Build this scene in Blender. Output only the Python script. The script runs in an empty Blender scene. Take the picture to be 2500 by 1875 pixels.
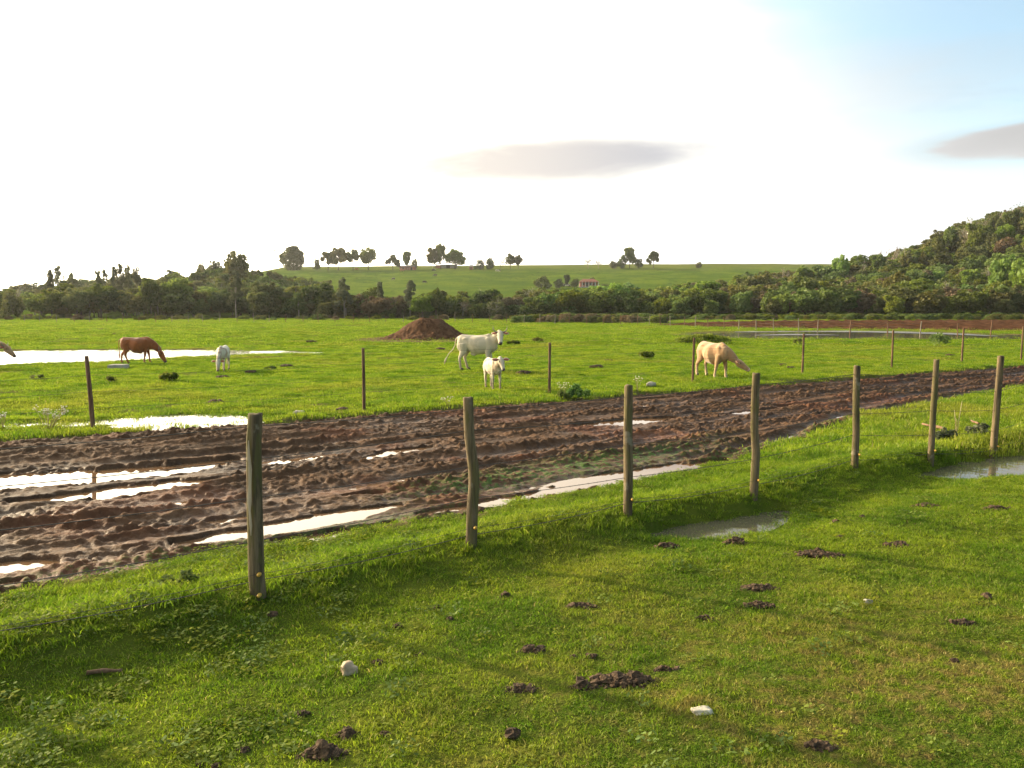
import bpy, bmesh, math, random
import numpy as np
from mathutils import Vector, Matrix
random.seed(7)
rng = np.random.default_rng(7)
R = math.radians
scene = bpy.context.scene
col = scene.collection

# ------------------------------------------------------------------ camera
CAM_H = 2.45
PITCH = math.atan(192.5 / 2000.0)
cam_d = bpy.data.cameras.new('camera')
cam_d.sensor_width = 36.0
cam_d.lens = 28.8
cam_d.clip_start = 0.1
cam_d.clip_end = 20000
cam = bpy.data.objects.new('camera', cam_d)
cam.location = (0, 0, CAM_H)
cam.rotation_euler = (math.pi / 2 - PITCH, 0, 0)
col.objects.link(cam)
scene.camera = cam

# ------------------------------------------------------------------ light
SUN_DIR = Vector((-0.86, 0.50, 0.0)).normalized()
SUN_EL = R(18.5)
SUN3 = Vector((SUN_DIR.x * math.cos(SUN_EL), SUN_DIR.y * math.cos(SUN_EL), math.sin(SUN_EL)))
sun_d = bpy.data.lights.new('sun', 'SUN')
sun_d.energy = 5.0
sun_d.angle = R(1.0)
sun_d.color = (1.0, 0.80, 0.52)
sun = bpy.data.objects.new('sun', sun_d)
sun.rotation_euler = SUN3.to_track_quat('Z', 'Y').to_euler()
col.objects.link(sun)

world = bpy.data.worlds.new('World')
scene.world = world
world.use_nodes = True
scene.view_settings.view_transform = 'Standard'
scene.view_settings.look = 'None'
scene.view_settings.exposure = 1.25
scene.view_settings.gamma = 1.0
scene.view_settings.use_curve_mapping = False


class NT:
    """small node-tree helper"""
    def __init__(s, nt):
        s.nt = nt
        s.n = nt.nodes
        s.l = nt.links

    def new(s, t, **kw):
        nd = s.n.new(t)
        for k, v in kw.items():
            setattr(nd, k, v)
        return nd

    def put(s, sock, v):
        if hasattr(v, 'is_output') or isinstance(v, bpy.types.NodeSocket):
            s.l.new(v, sock)
        elif v is not None:
            try:
                sock.default_value = v
            except Exception:
                sock.default_value = (v[0], v[1], v[2], 1.0)

    def math(s, op, a, b=None, c=None, clamp=False):
        m = s.new('ShaderNodeMath', operation=op)
        m.use_clamp = clamp
        s.put(m.inputs[0], a)
        if b is not None: s.put(m.inputs[1], b)
        if c is not None: s.put(m.inputs[2], c)
        return m.outputs[0]

    def vmath(s, op, a, b=None, out=0):
        m = s.new('ShaderNodeVectorMath', operation=op)
        s.put(m.inputs[0], a)
        if b is not None: s.put(m.inputs[1], b)
        return m.outputs[out]

    def ramp(s, v, a, b, lo=0.0, hi=1.0, smooth=True):
        m = s.new('ShaderNodeMapRange')
        if smooth: m.interpolation_type = 'SMOOTHSTEP'
        s.put(m.inputs[0], v)
        for i, x in enumerate((a, b, lo, hi)): m.inputs[i + 1].default_value = x
        return m.outputs[0]

    def mix(s, f, a, b):
        m = s.new('ShaderNodeMix', data_type='RGBA')
        s.put(m.inputs[0], f)
        for k, v in ((6, a), (7, b)):
            if isinstance(v, (tuple, list)): m.inputs[k].default_value = (v[0], v[1], v[2], 1)
            else: s.l.new(v, m.inputs[k])
        return m.outputs[2]

    def noise(s, vec, scale, detail=4, rough=0.55, dist=0.0):
        m = s.new('ShaderNodeTexNoise')
        if vec is not None: s.l.new(vec, m.inputs['Vector'])
        m.inputs['Scale'].default_value = scale
        m.inputs['Detail'].default_value = detail
        m.inputs['Roughness'].default_value = rough
        m.inputs['Distortion'].default_value = dist
        return m.outputs['Fac']

    def mapping(s, vec, scale=(1, 1, 1), rot=(0, 0, 0)):
        m = s.new('ShaderNodeMapping')
        s.l.new(vec, m.inputs['Vector'])
        m.inputs['Scale'].default_value = scale
        m.inputs['Rotation'].default_value = rot
        return m.outputs[0]

    def pos(s):
        return s.new('ShaderNodeNewGeometry').outputs['Position']


def build_world():
    t = NT(world.node_tree)
    t.n.clear()
    sky = t.new('ShaderNodeTexSky', sky_type='NISHITA')
    sky.sun_disc = False
    sky.sun_elevation = SUN_EL
    sky.sun_rotation = math.atan2(SUN_DIR.x, SUN_DIR.y)
    sky.air_density = 1.0
    sky.dust_density = 0.8
    sky.ozone_density = 1.6
    bg1 = t.new('ShaderNodeBackground')
    t.l.new(t.vmath('MULTIPLY', sky.outputs[0], (0.84, 1.05, 1.0)), bg1.inputs[0])
    bg1.inputs[1].default_value = 0.15
    # thin bright veil over the blue keeps it pale
    d = t.new('ShaderNodeTexCoord').outputs['Generated']
    d = t.vmath('NORMALIZE', d)
    sep = t.new('ShaderNodeSeparateXYZ')
    t.l.new(d, sep.inputs[0])
    X, Y, Z = sep.outputs
    az = t.math('ARCTAN2', X, Y)
    el = t.math('ARCSINE', Z)
    dt = t.vmath('DOT_PRODUCT', d, tuple(SUN3), out=1)
    # flattened coordinates for streaky cloud texture
    ss = t.new('ShaderNodeCombineXYZ')
    t.put(ss.inputs[0], t.math('MULTIPLY', az, 1.0))
    t.put(ss.inputs[1], t.math('MULTIPLY', el, 4.0))
    n1 = t.noise(ss.outputs[0], 2.2, 6, 0.55, 0.4)
    n2 = t.noise(ss.outputs[0], 5.5, 6, 0.6, 0.3)
    # thin bright veil: thick on the sun's side and low down, torn open away from it
    k = t.math('ADD', dt, t.math('MULTIPLY', t.math('SUBTRACT', n1, 0.5), 0.55))
    k = t.math('SUBTRACT', k, t.math('MULTIPLY', t.math('MULTIPLY', el, el), 5.4))
    veil = t.ramp(k, -0.66, 0.14)
    # brightness of the veil falls away from the sun
    glow = t.ramp(dt, 0.0, 1.0, 0.0, 1.0, smooth=False)
    g = t.math('ADD', t.math('MULTIPLY', t.math('POWER', glow, 2.3), 4.2), t.ramp(el, .30, .04, .26, .52))
    # soft grey cloud banks, in long flat streaks
    bank = t.ramp(n2, 0.52, 0.70, 0.0, 0.12)
    bank = t.math('MULTIPLY', t.math('MULTIPLY', bank, t.ramp(dt, 0.55, 0.1)), t.ramp(el, .28, .18))

    def lens(azc, elc, wa, we, soft, amp):
        a = t.math('DIVIDE', t.math('SUBTRACT', az, azc), wa)
        wob = t.math('MULTIPLY', t.math('SUBTRACT', n2, 0.5), 1.0)
        e = t.math('DIVIDE', t.math('SUBTRACT', el, elc), we)
        e = t.math('ADD', e, t.math('MULTIPLY', a, -0.25))
        e = t.math('MULTIPLY', e, t.math('ADD', 1.0, t.math('MULTIPLY', t.math('GREATER_THAN', e, 0.0), 0.5)))
        r2 = t.math('ADD', t.math('MULTIPLY', a, a), t.math('MULTIPLY', e, e))
        r2 = t.math('ADD', r2, wob)
        return t.math('MULTIPLY', t.ramp(r2, 1.0 + soft, 0.1), amp)
    l1 = lens(0.035, R(9.9), 0.235, R(2.25), 0.4, 0.98)
    l2 = lens(0.60, R(9.8), 0.16, R(1.6), 0.5, 0.30)
    l3 = lens(-2.2, R(14), 0.3, R(3.0), 0.5, 0.4)
    l4 = lens(1.6, R(11), 0.3, R(2.2), 0.5, 0.45)
    l5 = lens(2.9, R(9), 0.35, R(2.2), 0.5, 0.5)
    grey = t.math('MAXIMUM', t.math('MAXIMUM', l2, l3), t.math('MAXIMUM', l4, l5))
    shade = t.math('SUBTRACT', 1.0, t.math('MAXIMUM', grey, bank))
    bright = t.math('MULTIPLY', g, shade)
    # the lens cloud is opaque and has its own modest brightness
    veilc = t.mix(t.ramp(dt, 0.7, 0.05), (1.0, 0.91, 0.70), (0.97, 0.97, 0.97))
    c = t.vmath('SCALE', veilc)
    sc = c.node
    t.put(sc.inputs[3], bright)
    lenscol = t.mix(t.ramp(az, -0.06, 0.22), (0.37, 0.34, 0.315), (0.245, 0.25, 0.27))
    c = t.mix(l1, c, lenscol)
    bg2 = t.new('ShaderNodeBackground')
    t.l.new(c, bg2.inputs[0])
    bg2.inputs[1].default_value = 1.0
    mx = t.new('ShaderNodeMixShader')
    t.put(mx.inputs[0], t.math('MAXIMUM', t.math('MAXIMUM', t.math('MAXIMUM', veil, t.math('MULTIPLY', l2, 4.0, clamp=True)), t.ramp(el, 0.20, 0.06, 0.0, 0.88)), 0.44))
    t.l.new(bg1.outputs[0], mx.inputs[1])
    t.l.new(bg2.outputs[0], mx.inputs[2])
    out = t.new('ShaderNodeOutputWorld')
    t.l.new(mx.outputs[0], out.inputs[0])


build_world()

# ------------------------------------------------------------------ numpy noise
_perm = np.random.default_rng(11).permutation(4096)


def _hash(ix, iy, seed):
    return _perm[(_perm[(ix + seed * 131) & 4095] + iy) & 4095]


def noise2(x, y, seed=0):
    x = np.asarray(x, float); y = np.asarray(y, float)
    ix = np.floor(x).astype(np.int64); iy = np.floor(y).astype(np.int64)
    fx = x - ix; fy = y - iy
    u = fx * fx * fx * (fx * (fx * 6 - 15) + 10)
    v = fy * fy * fy * (fy * (fy * 6 - 15) + 10)

    def g(i, j, dx, dy):
        a = _hash(i, j, seed) * (2 * math.pi / 4096)
        return np.cos(a) * dx + np.sin(a) * dy
    n00 = g(ix, iy, fx, fy); n10 = g(ix + 1, iy, fx - 1, fy)
    n01 = g(ix, iy + 1, fx, fy - 1); n11 = g(ix + 1, iy + 1, fx - 1, fy - 1)
    return ((n00 * (1 - u) + n10 * u) * (1 - v) + (n01 * (1 - u) + n11 * u) * v) * 1.4


def fbm(x, y, seed=0, octv=4, gain=0.5):
    s = 0; a = 1.0
    for o in range(octv):
        s = s + a * noise2(x * 2 ** o, y * 2 ** o, seed + o * 7)
        a *= gain
    return s


def sm(a, b, x):
    t = np.clip((np.asarray(x, float) - a) / (b - a), 0, 1)
    return t * t * (3 - 2 * t)


# ------------------------------------------------------------------ places
def ray(px, py):
    cx = (px - 1250) / 2000.0; cy = (937.5 - py) / 2000.0
    return Vector((cx, math.cos(PITCH) + cy * math.sin(PITCH), -math.sin(PITCH) + cy * math.cos(PITCH)))


def G(px, py, h=0.0):
    d = ray(px, py)
    k = (h - CAM_H) / d.z
    return (d.x * k, d.y * k)


U = (math.cos(R(32)), math.sin(R(32)))


def uv(x, y): return x * U[0] + y * U[1], -x * U[1] + y * U[0]
def xy(u, v): return u * U[0] - v * U[1], u * U[1] + v * U[0]


def road_near(u): return np.interp(u, [-30, 0, 4, 9.3, 13, 16.4, 26, 45, 90], [7.6, 8.15, 8.5, 9.0, 10.0, 11.4, 12.7, 13.6, 14.0])
def road_far(u): return np.interp(u, [-30, 0, 10, 50, 90], [17.9, 17.5, 17.45, 17.5, 17.4])


NEAR_BASE = [(-155, 1640), (630, 1465), (1150, 1340), (1533, 1258), (1839, 1210), (2083, 1150), (2272, 1117), (2428, 1091)]
NEAR_H = 0.08
near_posts = [G(a, b, NEAR_H) for a, b in NEAR_BASE]
near_posts[0] = (near_posts[1][0] * 2 - near_posts[2][0] - .02, near_posts[1][1] * 2 - near_posts[2][1] + .03)
_p7, _p6 = near_posts[7], near_posts[6]
for _k in range(1, 3):
    near_posts.append((_p7[0] + (_p7[0] - _p6[0]) * _k, _p7[1] + (_p7[1] - _p6[1]) * _k))
_fu = [uv(*p) for p in near_posts]
def fence_v(u): return np.interp(u, [p[0] for p in _fu], [p[1] for p in _fu])


def seg_dist(x, y, pts):
    """distance to polyline, and interpolated half-width; pts: (x, y, w)"""
    best = np.full(np.shape(x), 1e9)
    for (x0, y0, w0), (x1, y1, w1) in zip(pts[:-1], pts[1:]):
        dx, dy = x1 - x0, y1 - y0
        L = dx * dx + dy * dy + 1e-9
        t = np.clip(((x - x0) * dx + (y - y0) * dy) / L, 0, 1)
        d = np.hypot(x - x0 - t * dx, y - y0 - t * dy) / (w0 + t * (w1 - w0))
        best = np.minimum(best, d)
    return best


# wheel-rut puddles on the road: pixel positions of their mid line on the ground, half width in metres
ROAD_W = -0.13
PUD = {
    'long_left': [(-260, 1212, .65), (0, 1184, .62), (250, 1166, .55), (420, 1150, .42), (560, 1129, .16)],
    'second_left': [(40, 1232, .12), (160, 1222, .26), (300, 1206, .38), (420, 1190, .32), (515, 1178, .14)],
    'behind_first_post': [(440, 1332, .09), (560, 1312, .15), (700, 1290, .25), (820, 1268, .26), (960, 1242, .14)],
    'verge_strip': [(690, 1330, .10), (800, 1316, .16), (950, 1290, .12)],
    'verge_long': [(1040, 1262, .10), (1180, 1243, .24), (1330, 1214, .20), (1430, 1188, .32), (1560, 1165, .36), (1690, 1142, .28), (1770, 1132, .1)],
    'mid_road': [(1405, 1045, .16), (1500, 1036, .34), (1580, 1029, .30), (1650, 1024, .10)],
    'right_strip': [(1855, 1117, .15), (1950, 1106, .2)],
    'right_pool': [(1895, 1087, .15), (1990, 1086, .32), (2080, 1081, .34), (2130, 1074, .15)],
    'left_bottom': [(-120, 1410, .22), (0, 1394, .22), (112, 1382, .12)],
    'left_bottom_small': [(10, 1433, .07), (60, 1428, .07)],
    'mid_small': [(840, 1220, .04), (905, 1214, .10), (935, 1212, .05)],
    'far_edge': [(650, 1062, .10), (700, 1058, .17), (750, 1055, .10)],
    'far_right': [(1570, 979, .14), (1620, 976, .20), (1670, 974, .12)],
    'thin_right': [(1755, 1018, .08), (1830, 1009, .18), (1900, 1001, .1)],
    'thin_far': [(1900, 997, .1), (1930, 994, .14)],
    'edge_right': [(2130, 1022, .10), (2200, 1005, .12), (2300, 982, .10)],
    'brown_mid': [(900, 1124, .1), (970, 1108, .22), (1040, 1098, .12)],
}
PUDW = {}
for k, pts in PUD.items():
    PUDW[k] = [(*G(a, b, ROAD_W), w * .92) for a, b, w in pts]

# water in the ditch on this side of the near fence
DITCH_W = -0.10
DITCH = {
    'right': [(2235, 1166, .08), (2330, 1158, .24), (2430, 1145, .42), (2600, 1135, .6), (2800, 1125, .7)],
    'mid': [(1600, 1310, .10), (1700, 1296, .22), (1800, 1282, .22), (1910, 1252, .12)],
}
DITW = {k: [(*G(a, b, DITCH_W), w * (1.5 if k == 'right' else 1.25)) for a, b, w in pts] for k, pts in DITCH.items()}
# ponds in the pasture
POND_W = -0.03
PONDS = {
    'grass_pool': [(20, 1040, .5), (150, 1036, .35), (290, 1030, .55), (420, 1028, 1.1), (540, 1030, .75), (610, 1032, .2)],
    'big_pond': [(-700, 882, 7.0), (-300, 878, 6.5), (0, 872, 5.4), (200, 868, 4.8), (380, 864, 3.5), (520, 862, 2.2), (640, 860, 1.3), (760, 861, .5)],
}
PONDWD = {k: [(*G(a, b, POND_W), w) for a, b, w in pts] for k, pts in PONDS.items()}
FARW = -0.04
FAR_POND = [(*G(1730, 823, FARW), 1.2), (*G(1900, 818, FARW), 7.0), (*G(2150, 817, FARW), 8.5), (*G(2400, 821, FARW), 5.5), (*G(2620, 826, FARW), 3.5), (*G(2900, 828, FARW), 3)]
MOUND = G(1040, 828)


def plough_mask(x, y):
    # red-brown turned earth at the far right of the pasture
    az = np.asarray(x) / np.maximum(np.asarray(y), 1)
    near = np.interp(x, [10, 22, 31, 45, 60, 90, 150], [104, 95, 86, 80, 76.5, 75, 74])
    far = np.interp(x, [10, 25, 40, 90, 150], [106, 112, 122, 132, 136])
    return sm(0, 3, y - near) * sm(0, 3, far - y) * sm(14, 26, x)


def hill(x, y):
    x = np.asarray(x, float); y = np.asarray(y, float)
    crest = np.interp(x, [-400, -260, -200, -150, -60, 40, 150, 260, 420, 800], [0, 4, 14, 27.6, 28.4, 29.2, 29.8, 29.2, 26, 20])
    t = np.clip((y - 215) / (545 - 215), 0, 1)
    prof = t ** 1.45 * (1 - 0.12 * t * t) / 0.88
    hc = crest * prof * (1 - 0.5 * sm(700, 1600, y))
    hc = hc + sm(260, 400, y) * (1 - sm(450, 520, y)) * 1.6 * fbm(x / 90, y / 90, 5, 3)
    hl = 8.8 * np.exp(-((x + 98) / np.where(x < -98, 21, 33)) ** 2) * sm(185, 290, y) * (1 - .9 * sm(330, 460, y))
    lat = np.interp(x, [20, 40, 60, 84, 100, 127, 156, 200, 260, 400], [0, 3.2, 6.6, 7.2, 7.4, 13.2, 25.0, 38, 41, 38])
    hr = lat * sm(148, 262, y) * (1 - sm(300, 420, y))
    hf = 12 * np.exp(-((x + 420) / 160) ** 2) * sm(420, 700, y) * (1 - sm(900, 1200, y))
    return np.maximum(np.maximum(hc, hr), np.maximum(hl, hf))


def pasture_relief(x, y):
    a = 0.045 * fbm(x / 2.1, y / 2.1, 3, 3) + 0.03 * noise2(x / 7, y / 7, 9)
    tus = np.clip(noise2(x / .55, y / .55, 21) - .25, 0, 1) * .10
    return a + tus * sm(9, 16, y)


def ground_h(x, y, road=True):
    x = np.asarray(x, float); y = np.asarray(y, float)
    u, v = uv(x, y)
    h = pasture_relief(x, y) * (1 - .5 * sm(120, 200, y))
    dv = v - fence_v(u)
    inside = (u > -12) & (u < 60)
    wob = 0.12 * noise2(u / 1.3, u * 0 + 3.3, 31)
    ridge = 0.15 * np.exp(-((dv - .30 + wob) / .42) ** 2)
    trough = -0.03 * np.exp(-((dv + .62 + wob) / .42) ** 2) * sm(2.5, 6, u)
    trough = trough - 0.045 * np.exp(-((dv + .75 + wob) / .40) ** 2)
    near = (v < 17)
    h = h * np.where(near & (v > 5), .75, 1.0)
    h = h + np.where(inside, (ridge + trough), 0)
    # shoulder down to the road
    rn = road_near(u); rf = road_far(u)
    if road:
        e = 0.16 * noise2(u / .8, v / .8, 41) + 0.10 * noise2(u / .25, v / .25, 43)
        onr = sm(-.12, .35, v + e - rn) * sm(-.12, .35, rf - v + e)
        h = h - onr * (h + 0.45)
    for k, pts in DITW.items():
        d = seg_dist(x, y, pts)
        h = np.where(d < 2.2, h - sm(1.75, .7, d + .25 * fbm(x / .3, y / .3, 59, 2)) * (h - DITCH_W + .03), h)
    for k, pts in PONDWD.items():
        d = seg_dist(x, y, pts)
        depth = 0.022 if k == 'grass_pool' else .10
        n = 0.3 * fbm(x / .5, y / .5, 55, 3) if k == 'grass_pool' else .10 * fbm(x / 1.6, y / 1.6, 56, 3)
        h = h - sm(1.25, .85, d + n) * (h - POND_W + depth)
    d = seg_dist(x, y, FAR_POND)
    h = h - sm(1.2, .9, d + .08 * fbm(x / 4, y / 4, 58, 2)) * (h - FARW + .12)
    pm = plough_mask(x, y)
    h = h - pm * .1
    return h + hill(x, y)


def gz(x, y): return float(ground_h(np.array([x]), np.array([y]))[0])


def cast(px, py, y0=150):
    """where the sight line through a point of the picture meets the terrain"""
    d = ray(px, py)
    ys = np.arange(y0, 620, 1.0)
    xs = d.x / d.y * ys
    zs = CAM_H + d.z / d.y * ys
    hh = hill(xs, ys)
    i = np.where(zs <= hh)[0]
    if len(i) == 0:
        return float(d.x / d.y * 505), 505.0
    return float(xs[i[0]]), float(ys[i[0]])


# ------------------------------------------------------------------ object helpers
def tag(o, label=None, cat=None, group=None, kind=None):
    if label: o['label'] = label
    if cat: o['category'] = cat
    if group: o['group'] = group
    if kind: o['kind'] = kind
    return o


def empty(name, loc, rz=0.0, label=None, cat=None, group=None, scale=None):
    o = bpy.data.objects.new(name, None)
    o.empty_display_size = 0.2
    o.location = loc
    o.rotation_euler = (0, 0, rz)
    if scale: o.scale = scale
    col.objects.link(o)
    return tag(o, label, cat, group)


def link(name, me, mat=None, parent=None, loc=None):
    if mat is not None and not me.materials: me.materials.append(mat)
    o = bpy.data.objects.new(name, me)
    if parent is not None: o.parent = parent
    if loc is not None: o.location = loc
    col.objects.link(o)
    return o


def mesh_np(name, verts, faces, mat=None, smooth=True):
    """faces: (n,4) or (n,3) int array, or list of lists"""
    me = bpy.data.meshes.new(name)
    verts = np.asarray(verts, np.float32)
    if isinstance(faces, np.ndarray):
        n, k = faces.shape
        me.vertices.add(len(verts)); me.vertices.foreach_set('co', verts.ravel())
        me.loops.add(n * k); me.loops.foreach_set('vertex_index', faces.astype(np.int32).ravel())
        me.polygons.add(n); me.polygons.foreach_set('loop_start', np.arange(0, n * k, k, dtype=np.int32))
        me.update(calc_edges=True)
    else:
        me.from_pydata([tuple(v) for v in verts.tolist()], [], faces)
    if smooth: me.polygons.foreach_set('use_smooth', np.ones(len(me.polygons), bool))
    if mat is not None: me.materials.append(mat)
    me.update()
    return me


def grid_faces(nu, nv):
    i = np.arange(nu - 1)[:, None] * nv + np.arange(nv - 1)[None, :]
    return np.stack([i, i + nv, i + nv + 1, i + 1], -1).reshape(-1, 4)


class MB:
    """collects simple shapes into one mesh"""
    def __init__(s): s.v = []; s.f = []

    def add(s, vs, fs):
        b = len(s.v)
        s.v += [tuple(v) for v in vs]
        s.f += [[i + b for i in f] for f in fs]

    def box(s, x0, x1, y0, y1, z0, z1):
        s.add([(x0, y0, z0), (x1, y0, z0), (x1, y1, z0), (x0, y1, z0), (x0, y0, z1), (x1, y0, z1), (x1, y1, z1), (x0, y1, z1)],
              [(0, 3, 2, 1), (4, 5, 6, 7), (0, 1, 5, 4), (1, 2, 6, 5), (2, 3, 7, 6), (3, 0, 4, 7)])

    def loft(s, secs, n=12, up=(0, 0, 1), cap=True):
        """secs: (centre, half width, half height); ellipse rings square to the path"""
        P = [Vector(c) for c, _, _ in secs]
        rings = []
        for i, (c, w, h) in enumerate(secs):
            a = P[max(i - 1, 0)]; b = P[min(i + 1, len(P) - 1)]
            t = (b - a).normalized()
            upv = Vector(up)
            side = upv.cross(t)
            if side.length < 1e-4: side = Vector((0, 1, 0)).cross(t)
            side.normalize()
            nrm = t.cross(side).normalized()
            rings.append([P[i] + side * (w * math.cos(k * 2 * math.pi / n)) + nrm * (h * math.sin(k * 2 * math.pi / n)) for k in range(n)])
        vs = [p for r in rings for p in r]
        fs = []
        for i in range(len(rings) - 1):
            for k in range(n):
                fs.append((i * n + k, i * n + (k + 1) % n, (i + 1) * n + (k + 1) % n, (i + 1) * n + k))
        if cap:
            fs.append(tuple(range(n))[::-1])
            fs.append(tuple((len(rings) - 1) * n + k for k in range(n)))
        s.add(vs, fs)

    def tube(s, pts, rad, n=6):
        if not hasattr(rad, '__len__'): rad = [rad] * len(pts)
        s.loft([(p, r, r) for p, r in zip(pts, rad)], n, up=(0.13, 0.21, 0.97))

    def ball(s, c, r, n=8, m=6, jit=0.0):
        rx, ry, rz = r if hasattr(r, '__len__') else (r, r, r)
        vs = [(c[0], c[1], c[2] - rz)]
        for j in range(1, m):
            a = -math.pi / 2 + math.pi * j / m
            for k in range(n):
                b = 2 * math.pi * k / n
                q = 1 + (random.random() - .5) * jit
                vs.append((c[0] + rx * q * math.cos(a) * math.cos(b), c[1] + ry * q * math.cos(a) * math.sin(b), c[2] + rz * q * math.sin(a)))
        vs.append((c[0], c[1], c[2] + rz))
        fs = []
        for k in range(n):
            fs.append((0, 1 + (k + 1) % n, 1 + k))
        for j in range(m - 2):
            for k in range(n):
                a = 1 + j * n; fs.append((a + k, a + (k + 1) % n, a + n + (k + 1) % n, a + n + k))
        a = 1 + (m - 2) * n
        for k in range(n): fs.append((a + k, a + (k + 1) % n, len(vs) - 1))
        s.add(vs, fs)

    def mesh(s, name, mat=None, smooth=True):
        return mesh_np(name, np.array(s.v), s.f, mat, smooth)

    def build(s, name, mat=None, parent=None, smooth=True):
        return link(name, s.mesh(name, mat, smooth), None, parent)


# ------------------------------------------------------------------ materials
def mat_new(name):
    m = bpy.data.materials.new(name)
    m.use_nodes = True
    m.node_tree.nodes.clear()
    t = NT(m.node_tree)
    out = t.new('ShaderNodeOutputMaterial')
    return m, t, out


def principled(t, out, base, rough=0.8, spec=0.3, bump=None, bstr=0.3, bdist=0.02):
    p = t.new('ShaderNodeBsdfPrincipled')
    t.put(p.inputs['Base Color'], base)
    t.put(p.inputs['Roughness'], rough)
    t.put(p.inputs['Specular IOR Level'], spec)
    if bump is not None:
        b = t.new('ShaderNodeBump')
        b.inputs['Strength'].default_value = bstr
        b.inputs['Distance'].default_value = bdist
        t.l.new(bump, b.inputs['Height'])
        t.l.new(b.outputs[0], p.inputs['Normal'])
    t.l.new(p.outputs[0], out.inputs[0])
    return p


def grass_colour(t, pos, bright=1.0):
    """shared colour field of the turf: lush, yellowish and dry patches, in world space"""
    s = t.new('ShaderNodeSeparateXYZ'); t.l.new(pos, s.inputs[0])
    X, Y, Z = s.outputs
    flat = t.new('ShaderNodeCombineXYZ')
    t.l.new(X, flat.inputs[0]); t.l.new(Y, flat.inputs[1])
    p = flat.outputs[0]
    b = bright
    n_big = t.noise(p, 0.16, 4, 0.6, 0.4)
    n_mid = t.noise(p, 0.9, 5, 0.62, 0.3)
    n_fine = t.noise(p, 9.0, 3, 0.6)
    c = t.mix(t.ramp(n_mid, 0.35, 0.65), (0.084 * b, 0.168 * b, 0.008 * b), (0.185 * b, 0.260 * b, 0.013 * b))
    c = t.mix(t.ramp(n_big, 0.50, 0.66, 0, .55), c, (0.215 * b, 0.220 * b, 0.022 * b))
    # the near right-hand turf is thin and dry
    dry = t.math('MULTIPLY', t.ramp(Y, 8.5, 4.5), t.ramp(X, -1.8, 2.6))
    dry = t.math('ADD', t.math('MULTIPLY', dry, 0.85), t.math('MULTIPLY', t.ramp(n_big, 0.46, 0.66), 0.10))
    dm = t.ramp(t.math('ADD', t.math('MULTIPLY', n_fine, 0.6), t.math('MULTIPLY', n_mid, 0.5)), 0.48, 0.68)
    c = t.mix(t.math('MULTIPLY', dry, dm), c, (0.27 * b, 0.185 * b, 0.065 * b))
    return c, n_mid, n_fine, X, Y


def leafy(name, c1, c2, trans=0.45, scale=1.2, rnd=0.35, rough=0.6):
    """leaf material: two tones by clump, some change from plant to plant, light passing through"""
    m, t, out = mat_new(name)
    oi = t.new('ShaderNodeObjectInfo')
    n = t.noise(t.pos(), scale, 3, 0.6)
    c = t.mix(t.ramp(n, 0.38, 0.62), c1, c2)
    hsv = t.new('ShaderNodeHueSaturation')
    t.l.new(c, hsv.inputs['Color'])
    t.put(hsv.inputs['Hue'], t.ramp(oi.outputs['Random'], 0, 1, 0.5 - .03, 0.5 + .02, False))
    t.put(hsv.inputs['Saturation'], t.ramp(oi.outputs['Random'], 0, 1, 1.05, 0.85, False))
    r2 = t.math('FRACT', t.math('MULTIPLY', oi.outputs['Random'], 17.3))
    t.put(hsv.inputs['Value'], t.ramp(r2, 0, 1, 1 - rnd, 1 + rnd, False))
    d = t.new('ShaderNodeBsdfDiffuse'); t.l.new(hsv.outputs[0], d.inputs[0])
    tr = t.new('ShaderNodeBsdfTranslucent'); t.l.new(hsv.outputs[0], tr.inputs[0])
    g = t.new('ShaderNodeBsdfGlossy'); g.inputs['Roughness'].default_value = rough
    g.inputs['Color'].default_value = (.5, .5, .5, 1)
    m1 = t.new('ShaderNodeMixShader'); m1.inputs[0].default_value = trans
    t.l.new(d.outputs[0], m1.inputs[1]); t.l.new(tr.outputs[0], m1.inputs[2])
    m2 = t.new('ShaderNodeMixShader'); m2.inputs[0].default_value = 0.025
    t.l.new(m1.outputs[0], m2.inputs[1]); t.l.new(g.outputs[0], m2.inputs[2])
    t.l.new(m2.outputs[0], out.inputs[0])
    return m


def make_grass_mat(name, bright=1.0, tint=None):
    m, t, out = mat_new(name)
    c, nm, nf, X, Y = grass_colour(t, t.pos(), bright)
    if tint: c = t.mix(tint[3], c, tint[:3])
    isl = t.new('ShaderNodeNewGeometry').outputs['Random Per Island']
    hs = t.new('ShaderNodeHueSaturation'); t.l.new(c, hs.inputs['Color'])
    t.put(hs.inputs['Value'], t.ramp(isl, 0, 1, .65, 1.35, False))
    t.put(hs.inputs['Hue'], t.ramp(isl, 0, 1, .515, .48, False))
    # a few straw-coloured blades everywhere
    c = t.mix(t.ramp(isl, .93, .97, 0, .75), hs.outputs[0], (0.30, 0.23, 0.09))
    d = t.new('ShaderNodeBsdfDiffuse'); t.l.new(c, d.inputs[0])
    tr = t.new('ShaderNodeBsdfTranslucent'); t.l.new(c, tr.inputs[0])
    m1 = t.new('ShaderNodeMixShader'); m1.inputs[0].default_value = .58
    t.l.new(d.outputs[0], m1.inputs[1]); t.l.new(tr.outputs[0], m1.inputs[2])
    g = t.new('ShaderNodeBsdfGlossy'); g.inputs['Roughness'].default_value = .45
    g.inputs['Color'].default_value = (.7, .65, .4, 1)
    m2 = t.new('ShaderNodeMixShader'); m2.inputs[0].default_value = .025
    t.l.new(m1.outputs[0], m2.inputs[1]); t.l.new(g.outputs[0], m2.inputs[2])
    t.l.new(m2.outputs[0], out.inputs[0])
    return m


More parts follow.
